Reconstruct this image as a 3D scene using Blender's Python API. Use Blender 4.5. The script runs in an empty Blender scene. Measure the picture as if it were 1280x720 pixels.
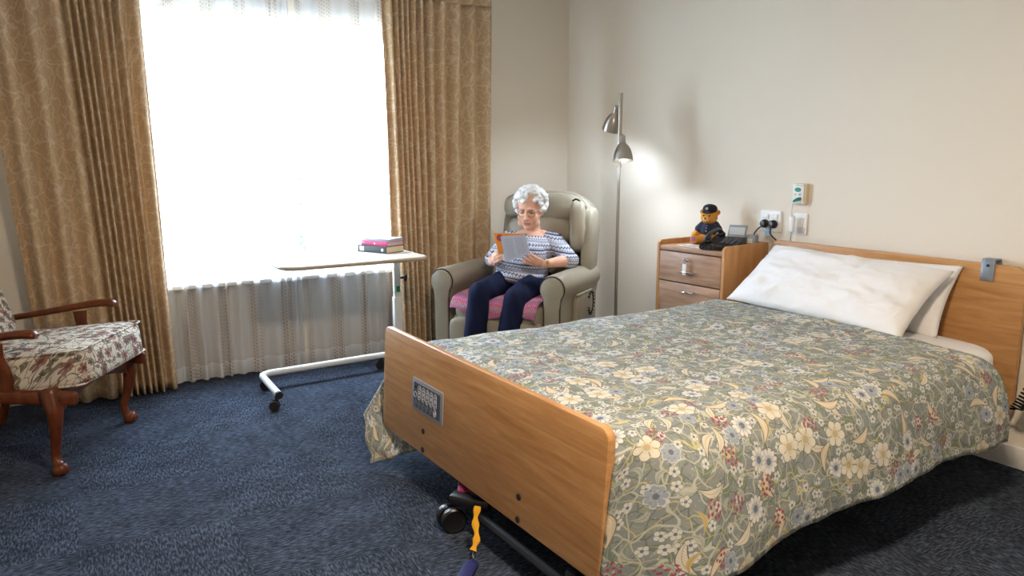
import bpy, bmesh, math, random
from mathutils import Vector, Matrix, Euler, noise
R = math.radians
S = bpy.context.scene
COL = S.collection
random.seed(7)

# ------------------------------------------------------------------ camera, world, lights, exposure
CAM_H = 1.33
cd = bpy.data.cameras.new('camera'); cam = bpy.data.objects.new('camera', cd); COL.objects.link(cam)
cam.location = (0, 0, CAM_H)
cam.rotation_euler = (R(90 - 9.8405), 0, R(-32.2146))
cd.sensor_width = 36.0; cd.lens = 957.0 / 1280.0 * 36.0
cd.clip_start = 0.02; cd.clip_end = 200
S.camera = cam

SKY_STRENGTH = 24.0
w = bpy.data.worlds.new('sky'); S.world = w; w.use_nodes = True
bg = w.node_tree.nodes['Background']
bg.inputs[0].default_value = (0.66, 0.82, 1.0, 1); bg.inputs[1].default_value = SKY_STRENGTH

def area(name, loc, rot, sx, sy, power, color, shape='RECTANGLE', portal=False):
    l = bpy.data.lights.new(name, 'AREA'); l.shape = shape; l.size = sx
    if shape in ('RECTANGLE', 'ELLIPSE'): l.size_y = sy
    l.energy = power; l.color = color
    if portal: l.cycles.is_portal = True
    o = bpy.data.objects.new(name, l); o.location = loc; o.rotation_euler = rot; COL.objects.link(o)
    return o
# window opening acts as the portal of the daylight
area('window_daylight_portal', (1.33, 4.99, 1.36), (R(-90), 0, 0), 2.0, 1.6, 1, (1, 1, 1), portal=True)
CEIL_POWER = 37.0
CEIL_COLOR = (1.0, 0.80, 0.58)

S.view_settings.view_transform = 'Standard'
S.view_settings.look = 'None'
S.view_settings.gamma = 1.0
S.view_settings.exposure = 1.05
S.view_settings.use_curve_mapping = False

# ------------------------------------------------------------------ node helper
def lin(r, g, b):
    f = lambda c: (c / 255 / 12.92) if c / 255 <= 0.04045 else ((c / 255 + 0.055) / 1.055) ** 2.4
    return (f(r), f(g), f(b), 1)

class NT:
    def __init__(s, name):
        s.m = bpy.data.materials.new(name); s.m.use_nodes = True
        s.t = s.m.node_tree; s.t.nodes.clear()
        s.out = s.t.nodes.new('ShaderNodeOutputMaterial')
    def n(s, typ, **kw):
        nd = s.t.nodes.new(typ)
        for k, v in kw.items(): setattr(nd, k, v)
        return nd
    def put(s, sock, v):
        if isinstance(v, bpy.types.NodeSocket): s.t.links.new(v, sock)
        elif v is not None: sock.default_value = v
    def M(s, op, a, b=None, c=None, clamp=False):
        nd = s.n('ShaderNodeMath', operation=op, use_clamp=clamp)
        s.put(nd.inputs[0], a)
        if b is not None: s.put(nd.inputs[1], b)
        if c is not None: s.put(nd.inputs[2], c)
        return nd.outputs[0]
    def V(s, op, a, b=None):
        nd = s.n('ShaderNodeVectorMath', operation=op)
        s.put(nd.inputs[0], a)
        if b is not None:
            if op == 'SCALE': s.put(nd.inputs['Scale'], b)
            else: s.put(nd.inputs[1], b)
        return nd.outputs['Value'] if op in ('LENGTH', 'DISTANCE', 'DOT_PRODUCT') else nd.outputs[0]
    def mix(s, f, a, b, mode='MIX'):
        nd = s.n('ShaderNodeMix', data_type='RGBA', blend_type=mode)
        s.put(nd.inputs[0], f); s.put(nd.inputs[6], a); s.put(nd.inputs[7], b)
        return nd.outputs[2]
    def coord(s, kind='Object'):
        return s.n('ShaderNodeTexCoord').outputs[kind]
    def mapping(s, v, scale=(1, 1, 1), rot=(0, 0, 0), loc=(0, 0, 0)):
        nd = s.n('ShaderNodeMapping'); s.put(nd.inputs[0], v)
        nd.inputs['Scale'].default_value = scale; nd.inputs['Rotation'].default_value = rot; nd.inputs['Location'].default_value = loc
        return nd.outputs[0]
    def noise(s, v, scale=5, detail=3, rough=.5, dist=0, color=False):
        nd = s.n('ShaderNodeTexNoise'); s.put(nd.inputs['Vector'], v)
        nd.inputs['Scale'].default_value = scale; nd.inputs['Detail'].default_value = detail
        nd.inputs['Roughness'].default_value = rough; nd.inputs['Distortion'].default_value = dist
        return nd.outputs['Color' if color else 'Fac']
    def vor(s, v, scale=1, feature='F1', rnd=1, dim='2D'):
        nd = s.n('ShaderNodeTexVoronoi', feature=feature, voronoi_dimensions=dim)
        s.put(nd.inputs['Vector'], v); nd.inputs['Scale'].default_value = scale; nd.inputs['Randomness'].default_value = rnd
        return nd
    def ramp(s, f, stops):
        nd = s.n('ShaderNodeValToRGB'); s.put(nd.inputs[0], f)
        e = nd.color_ramp.elements
        while len(e) > 1: e.remove(e[-1])
        e[0].position = stops[0][0]; e[0].color = stops[0][1]
        for p, c in stops[1:]:
            x = e.new(p); x.color = c
        return nd.outputs[0]
    def sep(s, v):
        nd = s.n('ShaderNodeSeparateXYZ'); s.put(nd.inputs[0], v); return nd.outputs
    def comb(s, x, y, z=0.0):
        nd = s.n('ShaderNodeCombineXYZ'); s.put(nd.inputs[0], x); s.put(nd.inputs[1], y); s.put(nd.inputs[2], z); return nd.outputs[0]
    def bump(s, h, strength=.2, dist=.01):
        nd = s.n('ShaderNodeBump'); s.put(nd.inputs['Height'], h)
        nd.inputs['Strength'].default_value = strength; nd.inputs['Distance'].default_value = dist
        return nd.outputs[0]
    def step(s, x, edge, soft):      # 1 where x < edge
        return s.M('MULTIPLY', s.M('SUBTRACT', edge, x), 1.0 / soft, clamp=True)
    def bsdf(s, color, rough=.5, metal=0, bump=None, spec=None, **kw):
        b = s.n('ShaderNodeBsdfPrincipled')
        s.put(b.inputs['Base Color'], color); s.put(b.inputs['Roughness'], rough); s.put(b.inputs['Metallic'], metal)
        if bump is not None: s.put(b.inputs['Normal'], bump)
        if spec is not None: s.put(b.inputs['Specular IOR Level'], spec)
        for k, v in kw.items(): s.put(b.inputs[k], v)
        s.t.links.new(b.outputs[0], s.out.inputs[0]); s.b = b
        return s.m

MAT = {}
def plain(name, rgb, rough=.5, metal=0, nz=.06, scale=40, spec=None, **kw):
    t = NT(name); c = lin(*rgb)
    f = t.noise(t.coord(), scale, 2)
    col = t.mix(f, tuple(x * (1 - nz) for x in c[:3]) + (1,), tuple(min(1, x * (1 + nz)) for x in c[:3]) + (1,))
    MAT[name] = t.bsdf(col, rough, metal, spec=spec, **kw); return MAT[name]

# paint
t = NT('wall_paint'); n = t.noise(t.coord(), 180, 2)
MAT['wall'] = t.bsdf(t.mix(t.noise(t.coord(), 1.2, 2), lin(229, 220, 205), lin(233, 225, 212)), .75, bump=t.bump(n, .05, .002))
t = NT('ceiling_paint'); MAT['ceiling'] = t.bsdf(t.mix(t.noise(t.coord(), 3, 2), lin(236, 232, 224), lin(240, 236, 228)), .8)
plain('white_paint', (232, 230, 226), .4)
# carpet: fine rectilinear weave with quarter turned tiles
t = NT('carpet'); co = t.coord()
p = t.mapping(co, rot=(0, 0, R(3)))
chk = t.n('ShaderNodeTexChecker'); t.put(chk.inputs[0], t.V('SCALE', t.V('ADD', p, (.11, .17, 0.004)), 1.0)); chk.inputs['Scale'].default_value = 2.0
w1 = t.noise(t.mapping(p, (150, 34, 30)), 1, 2, .6); w2 = t.noise(t.mapping(p, (34, 150, 30)), 1, 2, .6)
wv = t.M('ADD', t.M('MULTIPLY', w1, chk.outputs['Fac']), t.M('MULTIPLY', w2, t.M('SUBTRACT', 1.0, chk.outputs['Fac'])))
fine = t.noise(t.mapping(p, (420, 420, 420)), 1, 1)
blot = t.noise(p, 7, 3)
sel = t.M('ADD', t.M('MULTIPLY', wv, .62), t.M('ADD', t.M('MULTIPLY', fine, .28), t.M('MULTIPLY', blot, .16)))
colr = t.ramp(sel, [(.38, lin(20, 23, 29)), (.52, lin(46, 53, 66)), (.66, lin(88, 98, 115))])
tile = t.n('ShaderNodeTexBrick'); t.put(tile.inputs[0], p)
MAT['carpet'] = t.bsdf(colr, .95, bump=t.bump(sel, .6, .006), spec=.1)

def wood(name, dark, light, scale=(1.5, 18, 18), rough=.38, fine=.5):
    t = NT(name); co = t.mapping(t.coord(), scale)
    g = t.noise(co, 2.2, 6, .62, .6)
    pores = t.noise(t.mapping(t.coord(), tuple(s * 6 for s in scale)), 1.4, 2)
    f = t.M('ADD', t.M('MULTIPLY', g, 1 - .3 * fine), t.M('MULTIPLY', pores, .3 * fine))
    MAT[name] = t.bsdf(t.ramp(f, [(.33, lin(*dark)), (.66, lin(*light))]), rough, bump=t.bump(f, .06, .002), spec=.35)
wood('oak_board', (172, 122, 74), (206, 158, 106), (16, 1.3, 16))
wood('oak_side', (172, 120, 70), (204, 154, 104), (14, 14, 1.2))
wood('oak_drawer', (150, 116, 92), (192, 158, 134), (16, 1.6, 16))
wood('mahogany', (70, 32, 16), (118, 60, 30), (8, 8, 2.5), .28)
# drapes: tan with pale leafy scroll lines, in uv metres
t = NT('drape_fabric'); uv = t.coord('UV')
ds = t.V('ADD', uv, t.V('SCALE', t.V('SUBTRACT', t.noise(uv, 11, 2, color=True), (.5, .5, .5)), .16))
e1 = t.vor(ds, 10, 'DISTANCE_TO_EDGE').outputs['Distance']; e2 = t.vor(t.V('ADD', ds, (3.3, 1.7, 0)), 21, 'DISTANCE_TO_EDGE').outputs['Distance']
line = t.M('MAXIMUM', t.step(e1, .085, .05), t.M('MULTIPLY', t.step(e2, .07, .04), .75))
wv = t.noise(t.mapping(uv, (900, 300, 1)), 1, 1)
dcol = t.mix(line, lin(208, 180, 143), lin(228, 207, 178))
dcol = t.mix(t.M('MULTIPLY', wv, .25), dcol, lin(182, 150, 112))
pb = t.n('ShaderNodeBsdfPrincipled'); t.put(pb.inputs['Base Color'], dcol); pb.inputs['Roughness'].default_value = .85; pb.inputs['Specular IOR Level'].default_value = .15
t.put(pb.inputs['Normal'], t.bump(wv, .15, .002))
tr = t.n('ShaderNodeBsdfTranslucent'); t.put(tr.inputs[0], dcol)
mx = t.n('ShaderNodeMixShader'); mx.inputs[0].default_value = .15; t.t.links.new(pb.outputs[0], mx.inputs[1]); t.t.links.new(tr.outputs[0], mx.inputs[2])
t.t.links.new(mx.outputs[0], t.out.inputs[0]); MAT['drape'] = t.m
# sheer voile with woven bands of little squares
t = NT('sheer_voile'); uv = t.coord('UV'); sx = t.sep(uv)
band = t.M('PINGPONG', t.M('ADD', sx[0], .0), .135)
inb = t.M('MULTIPLY', t.step(band, .050, .003), t.M('GREATER_THAN', band, .006))
bx = t.M('LESS_THAN', t.M('FRACT', t.M('MULTIPLY', sx[0], 55)), .62)
by = t.M('LESS_THAN', t.M('FRACT', t.M('ADD', t.M('MULTIPLY', sx[1], 46), t.M('MULTIPLY', t.M('FLOOR', t.M('MULTIPLY', sx[0], 55)), .37))), .55)
sq_ = t.M('MULTIPLY', inb, t.M('MULTIPLY', bx, by))
hem = t.M('LESS_THAN', sx[1], .10)
opac = t.M('MINIMUM', t.M('ADD', .56, t.M('ADD', t.M('MULTIPLY', sq_, .48), t.M('MULTIPLY', hem, .22))), .9)
vc = t.mix(sq_, lin(246, 246, 246), lin(200, 172, 142))
df = t.n('ShaderNodeBsdfDiffuse'); t.put(df.inputs[0], vc)
tl = t.n('ShaderNodeBsdfTranslucent'); t.put(tl.inputs[0], t.mix(1.0, vc, (.46, .51, .58, 1), 'MULTIPLY'))
tp = t.n('ShaderNodeBsdfTransparent')
m1 = t.n('ShaderNodeMixShader'); m1.inputs[0].default_value = .35; t.t.links.new(df.outputs[0], m1.inputs[1]); t.t.links.new(tl.outputs[0], m1.inputs[2])
m2 = t.n('ShaderNodeMixShader'); t.put(m2.inputs[0], opac); t.t.links.new(tp.outputs[0], m2.inputs[1]); t.t.links.new(m1.outputs[0], m2.inputs[2])
t.t.links.new(m2.outputs[0], t.out.inputs[0]); MAT['sheer'] = t.m

# ---- botanical prints
def cell(t, uv, s, seed, rnd=.85):
    """local polar frame of random motifs: returns x, y, r, angle, rnd1, rnd2, rnd3"""
    v = t.V('ADD', t.V('SCALE', uv, s), (seed * 3.17, seed * 5.31, 0))
    vo = t.vor(v, 1, 'F1', rnd)
    d = t.V('SUBTRACT', v, vo.outputs['Position']); c = t.sep(vo.outputs['Color'])
    xy = t.sep(d)
    a0 = t.M('MULTIPLY', c[0], 6.2832)
    ca, sa = t.M('COSINE', a0), t.M('SINE', a0)
    x = t.M('SUBTRACT', t.M('MULTIPLY', xy[0], ca), t.M('MULTIPLY', xy[1], sa))
    y = t.M('ADD', t.M('MULTIPLY', xy[0], sa), t.M('MULTIPLY', xy[1], ca))
    return x, y, vo.outputs['Distance'], t.M('ARCTAN2', y, x), c[0], c[1], c[2]
def put_flower(t, col, uv, s, seed, petals, rad, pc, cc, lo, hi, edge=None, vein=None):
    x, y, r, a, c0, c1, c2 = cell(t, uv, s, seed)
    pres = t.M('MULTIPLY', t.M('GREATER_THAN', c1, lo), t.M('LESS_THAN', c1, hi))
    pr = t.M('MULTIPLY', t.M('ADD', .72, t.M('MULTIPLY', t.M('ABSOLUTE', t.M('COSINE', t.M('MULTIPLY', a, petals / 2))), .28)), rad)
    pr = t.M('SUBTRACT', pr, t.M('MULTIPLY', t.M('LESS_THAN', t.M('ABSOLUTE', t.M('COSINE', t.M('MULTIPLY', a, petals / 2))), .22), rad * .35))
    m = t.M('MULTIPLY', t.step(r, pr, .015), pres)
    pcol = pc
    if vein: pcol = t.mix(t.step(r, rad * .62, rad * .3), pc, vein)
    if edge:
        col = t.mix(t.M('MULTIPLY', t.step(r, t.M('ADD', pr, .022), .01), pres), col, edge)
    col = t.mix(m, col, pcol)
    return t.mix(t.M('MULTIPLY', t.step(r, rad * .30, .02), pres), col, cc)
def put_leaf(t, col, uv, s, seed, L, W, lc, vc, lo, hi, bend=.6, edge=None):
    x, y, r, a, c0, c1, c2 = cell(t, uv, s, seed)
    pres = t.M('MULTIPLY', t.M('GREATER_THAN', c1, lo), t.M('LESS_THAN', c1, hi))
    yy = t.M('ADD', y, t.M('MULTIPLY', t.M('MULTIPLY', x, x), bend))
    q = t.M('ADD', t.M('POWER', t.M('ABSOLUTE', t.M('DIVIDE', x, L)), 1.6), t.M('ABSOLUTE', t.M('DIVIDE', yy, W)))
    if edge: col = t.mix(t.M('MULTIPLY', t.step(q, 1.22, .1), pres), col, edge)
    col = t.mix(t.M('MULTIPLY', t.step(q, 1.0, .1), pres), col, lc)
    rib = t.M('LESS_THAN', t.M('ABSOLUTE', t.M('SINE', t.M('ADD', t.M('MULTIPLY', x, 60), t.M('MULTIPLY', t.M('ABSOLUTE', yy), 55)))), .3)
    mid = t.M('MAXIMUM', t.M('LESS_THAN', t.M('ABSOLUTE', yy), W * .09), rib)
    return t.mix(t.M('MULTIPLY', t.M('MULTIPLY', t.step(q, .88, .1), pres), mid), col, vc)
def put_berries(t, col, uv, s, seed, lo, hi, bc, dc, rad=.26):
    x, y, r, a, c0, c1, c2 = cell(t, uv, s, seed)
    pres = t.M('MULTIPLY', t.M('GREATER_THAN', c1, lo), t.M('LESS_THAN', c1, hi))
    v2 = t.vor(t.comb(t.M('MULTIPLY', x, 7.5), t.M('MULTIPLY', y, 6.5), 0.0), 1, 'F1', .55)
    m = t.M('MULTIPLY', t.M('MULTIPLY', t.step(v2.outputs['Distance'], .36, .06), t.step(r, rad, .02)), pres)
    dots = t.M('GREATER_THAN', t.noise(uv, 260, 1), .56)
    return t.mix(m, col, t.mix(dots, bc, dc))
def put_vines(t, col, uv, s, seed, wd, c, amp=.1):
    d = t.V('ADD', uv, t.V('SCALE', t.V('SUBTRACT', t.noise(t.V('ADD', uv, (seed, seed, 0)), 7, 2, color=True), (.5, .5, .5)), amp))
    e = t.vor(t.V('ADD', d, (seed * 1.3, seed * .7, 0)), s, 'DISTANCE_TO_EDGE').outputs['Distance']
    return t.mix(t.step(e, wd, wd * .5), col, c)

t = NT('botanical_duvet_print'); uv = t.V('SCALE', t.coord('UV'), 1.12)
col = t.mix(t.noise(uv, 3, 2), lin(118, 126, 134), lin(138, 143, 134))
col = put_leaf(t, col, uv, 19, .3, .46, .17, lin(146, 150, 136), lin(120, 126, 116), .0, 1.1, 1.5)
col = put_vines(t, col, uv, 21, 1.0, .06, lin(104, 112, 100), .12)
col = put_vines(t, col, uv, 14, 2.4, .05, lin(184, 186, 172), .18)
col = put_leaf(t, col, uv, 12, 1.1, .46, .16, lin(100, 112, 92), lin(150, 158, 130), .1, .75, 1.4)
col = put_leaf(t, col, uv, 16, 2.3, .46, .13, lin(178, 182, 172), lin(116, 124, 120), .2, .8, -1.6)
col = put_vines(t, col, uv, 10, 4.4, .024, lin(192, 180, 128), .24)
col = put_flower(t, col, uv, 27, 3.2, 5, .42, lin(204, 204, 198), lin(92, 98, 116), .55, .9, edge=lin(96, 102, 100))
col = put_leaf(t, col, uv, 8.0, 4.2, .42, .10, lin(216, 208, 188), lin(176, 164, 144), .08, .42, 1.0, edge=lin(98, 100, 92))
col = put_leaf(t, col, uv, 7.2, 4.9, .42, .11, lin(204, 186, 156), lin(226, 214, 190), .50, .80, -1.1, edge=lin(104, 100, 90))
col = put_leaf(t, col, uv, 11, 5.6, .40, .08, lin(196, 174, 108), lin(158, 134, 80), .80, .96, 1.5)
col = put_berries(t, col, uv, 8.5, 6.3, .0, .30, lin(142, 50, 68), lin(176, 92, 106), .27)
col = put_flower(t, col, uv, 8.5, 7.7, 11, .33, lin(214, 212, 208), lin(98, 106, 122), .06, .32, edge=lin(92, 98, 104), vein=lin(168, 176, 186))
col = put_flower(t, col, uv, 7.5, 8.8, 6, .36, lin(216, 210, 194), lin(184, 166, 128), .84, .98, edge=lin(116, 112, 100), vein=lin(204, 194, 168))
col = put_flower(t, col, uv, 9.5, 9.9, 7, .28, lin(146, 156, 170), lin(92, 100, 116), .0, .16, edge=lin(196, 202, 208))
spk = t.M('GREATER_THAN', t.noise(uv, 120, 2), .66)
col = t.mix(t.M('MULTIPLY', spk, .45), col, lin(206, 206, 196))
wr = t.noise(uv, 9, 3)
col = t.mix(.16, col, lin(138, 147, 158))
MAT['duvet'] = t.bsdf(col, .8, bump=t.bump(wr, .25, .03), spec=.15)

t = NT('tapestry_upholstery'); co = t.coord(); sc = t.sep(co); uv = t.V('SCALE', t.comb(t.M('ADD', sc[0], t.M('MULTIPLY', sc[2], .45)), t.M('ADD', sc[1], t.M('MULTIPLY', sc[2], .9)), 0.0), 1.3)
col = t.mix(t.noise(uv, 5, 2), lin(226, 218, 204), lin(208, 198, 182))
col = put_vines(t, col, uv, 13, 1.2, .05, lin(112, 100, 88), .16)
col = put_vines(t, col, uv, 20, 2.2, .05, lin(142, 130, 114), .14)
col = put_leaf(t, col, uv, 16, 1.7, .46, .2, lin(104, 96, 82), lin(164, 152, 132), .3, .95, 1.3)
col = put_flower(t, col, uv, 13, 3.4, 6, .42, lin(146, 106, 98), lin(98, 66, 62), .3, .72, edge=lin(92, 84, 74), vein=lin(120, 80, 76))
col = put_flower(t, col, uv, 17, 5.1, 5, .38, lin(112, 104, 92), lin(72, 66, 60), .62, .95)
wv = t.noise(t.mapping(co, (500, 500, 500)), 1, 1)
MAT['tapestry'] = t.bsdf(t.mix(t.M('MULTIPLY', wv, .3), col, lin(120, 110, 98)), .9, spec=.1)

# others
t = NT('taupe_leather'); n = t.noise(t.coord(), 220, 2); n2 = t.noise(t.coord(), 6, 3)
MAT['leather'] = t.bsdf(t.mix(n2, lin(148, 140, 122), lin(162, 154, 136)), .36, bump=t.bump(t.M('ADD', t.M('MULTIPLY', n, .4), n2), .14, .006), spec=.45)
t = NT('white_linen'); n = t.noise(t.coord(), 4, 4, .6, .6)
MAT['linen'] = t.bsdf(t.mix(n, lin(228, 228, 230), lin(236, 236, 238)), .8, bump=t.bump(n, .35, .03), spec=.15)
plain('black_plastic', (22, 22, 24), .38)
plain('matte_black', (18, 18, 20), .7)
plain('dark_metal', (34, 35, 38), .5, .3)
plain('grey_plastic', (150, 154, 162), .45)
plain('panel_dark', (74, 80, 92), .5)
plain('light_mark', (206, 210, 216), .5)
plain('button_grey', (110, 116, 128), .5)
plain('chrome', (215, 217, 222), .16, 1)
t = NT('brushed_nickel'); n = t.noise(t.mapping(t.coord(), (30, 30, 900)), 1, 2)
MAT['nickel'] = t.bsdf(t.mix(n, lin(150, 144, 134), lin(186, 180, 170)), .32, .95)
plain('white_plastic', (232, 232, 230), .38)
plain('cream_plastic', (214, 196, 160), .5)
plain('white_metal', (222, 222, 220), .32)
plain('table_laminate', (226, 216, 202), .3)
plain('table_edge', (176, 156, 132), .4)
plain('green_sticker', (20, 150, 66), .5)
plain('green_mark', (28, 140, 126), .5)
plain('yellow_mark', (206, 200, 60), .5)
plain('blue_mark', (128, 178, 210), .5)
plain('yellow_strap', (222, 160, 22), .7)
plain('navy_tag', (20, 22, 88), .55)
plain('magenta_paint', (128, 32, 74), .4)
plain('book_charcoal', (74, 80, 84), .5)
plain('book_pink', (206, 70, 118), .45)
plain('book_lilac', (164, 168, 190), .45)
plain('book_grey', (150, 156, 152), .45)
plain('book_pages', (226, 208, 176), .8)
plain('pages_grey', (186, 186, 182), .8)
plain('bookmark_red', (214, 52, 60), .5)
plain('orange_cover', (216, 126, 24), .42)
plain('emblem_red', (140, 36, 26), .5)
plain('paper_white', (232, 228, 224), .7)
plain('print_rose', (206, 150, 150), .7)
plain('skin', (226, 176, 152), .52, nz=.10, scale=60, spec=.3)
plain('lip', (196, 134, 120), .5)
plain('eye_dark', (54, 42, 40), .3)
plain('hair_white', (232, 232, 234), .75, nz=.05, scale=90)
plain('brow_grey', (170, 150, 138), .8)
plain('glasses_frame', (120, 92, 70), .35, .4)
plain('ring_gold', (214, 176, 96), .25, 1)
plain('trousers_navy', (23, 30, 58), .82, spec=.15)
plain('shoe_black', (30, 28, 30), .5)
plain('bear_fur', (206, 148, 72), .95, nz=.22, scale=160, spec=.05)
plain('bear_muzzle', (222, 178, 112), .95, nz=.15, scale=160, spec=.05)
plain('cap_navy', (26, 30, 46), .8, nz=.2)
plain('shirt_navy', (30, 38, 62), .85, nz=.2)
plain('purple_print', (150, 96, 150), .8)
plain('silver_badge', (190, 194, 200), .35, .8)
plain('screen_lcd', (196, 204, 210), .3)
plain('aluminium', (178, 186, 194), .4, .4)
plain('paving', (190, 186, 178), .9)
plain('fence_dark', (64, 78, 104), .5)
plain('foliage', (62, 84, 58), .8, nz=.3)
plain('planter', (66, 92, 128), .7)
plain('hook_grey', (128, 136, 146), .4, .2)
t = NT('clear_glass'); g = t.n('ShaderNodeBsdfGlass'); g.inputs['Roughness'].default_value = 0; g.inputs['IOR'].default_value = 1.45
t.t.links.new(g.outputs[0], t.out.inputs[0]); MAT['glass'] = t.m
t = NT('window_pane_glass'); g1 = t.n('ShaderNodeBsdfTransparent'); g2 = t.n('ShaderNodeBsdfGlossy'); g2.inputs['Roughness'].default_value = .02
mx = t.n('ShaderNodeMixShader'); mx.inputs[0].default_value = .05
t.t.links.new(g1.outputs[0], mx.inputs[1]); t.t.links.new(g2.outputs[0], mx.inputs[2]); t.t.links.new(mx.outputs[0], t.out.inputs[0]); MAT['pane'] = t.m
def emit(name, rgb, st):
    t = NT(name); e = t.n('ShaderNodeEmission'); e.inputs[0].default_value = rgb; e.inputs[1].default_value = st
    t.t.links.new(e.outputs[0], t.out.inputs[0]); MAT[name] = t.m
emit('bulb_glow', (1, .97, .92, 1), 14)
emit('ceiling_diffuser', (1, .84, .64, 1), 4)
# fair-isle knit of the jumper: bands of navy, grey and white with zigzags
t = NT('fair_isle_knit'); co = t.coord(); sc = t.sep(co)
arm = t.M('ADD', t.M('MULTIPLY', sc[0], .10), sc[2])
h = t.M('ADD', arm, t.M('MULTIPLY', t.M('SUBTRACT', t.noise(co, 5, 1), .5), .03))
rx = t.M('ADD', sc[0], t.M('MULTIPLY', sc[1], .8))
b1 = t.M('FRACT', t.M('MULTIPLY', h, 21.0))
zz = t.M('MULTIPLY', t.M('PINGPONG', t.M('MULTIPLY', rx, 80), 1.0), .22)
zig = t.M('LESS_THAN', t.M('ABSOLUTE', t.M('SUBTRACT', t.M('SUBTRACT', b1, .08), zz)), .09)
solid = t.M('MULTIPLY', t.M('GREATER_THAN', b1, .52), t.M('LESS_THAN', b1, .74))
dots = t.M('MULTIPLY', t.M('GREATER_THAN', t.M('FRACT', t.M('MULTIPLY', rx, 58)), .5), t.M('MULTIPLY', t.M('GREATER_THAN', b1, .80), t.M('LESS_THAN', b1, .92)))
dk = t.M('MAXIMUM', zig, dots)
alt = t.M('GREATER_THAN', t.M('FRACT', t.M('MULTIPLY', h, 10.5)), .5)
col = t.mix(dk, lin(202, 203, 212), lin(96, 104, 132))
col = t.mix(solid, col, t.mix(alt, lin(160, 166, 188), lin(84, 92, 122)))
MAT['knit'] = t.bsdf(col, .9, bump=t.bump(t.noise(co, 260, 1), .2, .002), spec=.1)
# crochet blanket
t = NT('crochet_blanket'); uv = t.coord('UV'); sx = t.sep(uv)
ph = t.M('FRACT', t.M('MULTIPLY', sx[1], 4.2))
st = t.ramp(ph, [(0, lin(216, 128, 172)), (.2, lin(232, 150, 160)), (.38, lin(150, 170, 190)), (.46, lin(224, 120, 130)), (.7, lin(190, 140, 196)), (.85, lin(226, 146, 178))])
ho = t.vor(uv, 62, 'F1', .3).outputs['Distance']
MAT['crochet'] = t.bsdf(t.mix(t.M('MULTIPLY', t.M('GREATER_THAN', ho, .46), .55), st, lin(140, 70, 110)), .95, bump=t.bump(ho, .7, .008), spec=.05)
# printed text columns on the book's grey back cover (unreadably small)
t = NT('grey_printed_cover'); co = t.coord('UV'); sx = t.sep(co)
ln = t.M('MULTIPLY', t.M('LESS_THAN', t.M('FRACT', t.M('MULTIPLY', sx[1], 26)), .45), t.M('GREATER_THAN', t.noise(t.mapping(co, (60, 26, 1)), 1, 1), .45))
cols = t.M('GREATER_THAN', t.M('ABSOLUTE', t.M('SUBTRACT', sx[0], .5)), .05)
inn = t.M('MULTIPLY', t.M('LESS_THAN', t.M('ABSOLUTE', t.M('SUBTRACT', sx[0], .5)), .38), t.M('LESS_THAN', t.M('ABSOLUTE', t.M('SUBTRACT', sx[1], .5)), .40))
MAT['grey_cover'] = t.bsdf(t.mix(t.M('MULTIPLY', t.M('MULTIPLY', ln, cols), t.M('MULTIPLY', inn, .55)), lin(176, 178, 190), lin(110, 112, 128)), .45)

# ------------------------------------------------------------------ mesh helper
def axis_mat(d, origin=(0, 0, 0)):
    z = Vector(d).normalized(); a = Vector((0, 0, 1)) if abs(z.z) < .95 else Vector((1, 0, 0))
    x = a.cross(z).normalized(); y = z.cross(x)
    return Matrix.Translation(origin) @ Matrix((x, y, z)).transposed().to_4x4()
def rotm(rot):
    if rot is None: return Matrix.Identity(4)
    if isinstance(rot, Matrix): return rot.to_4x4()
    return Euler(rot).to_matrix().to_4x4()

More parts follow.
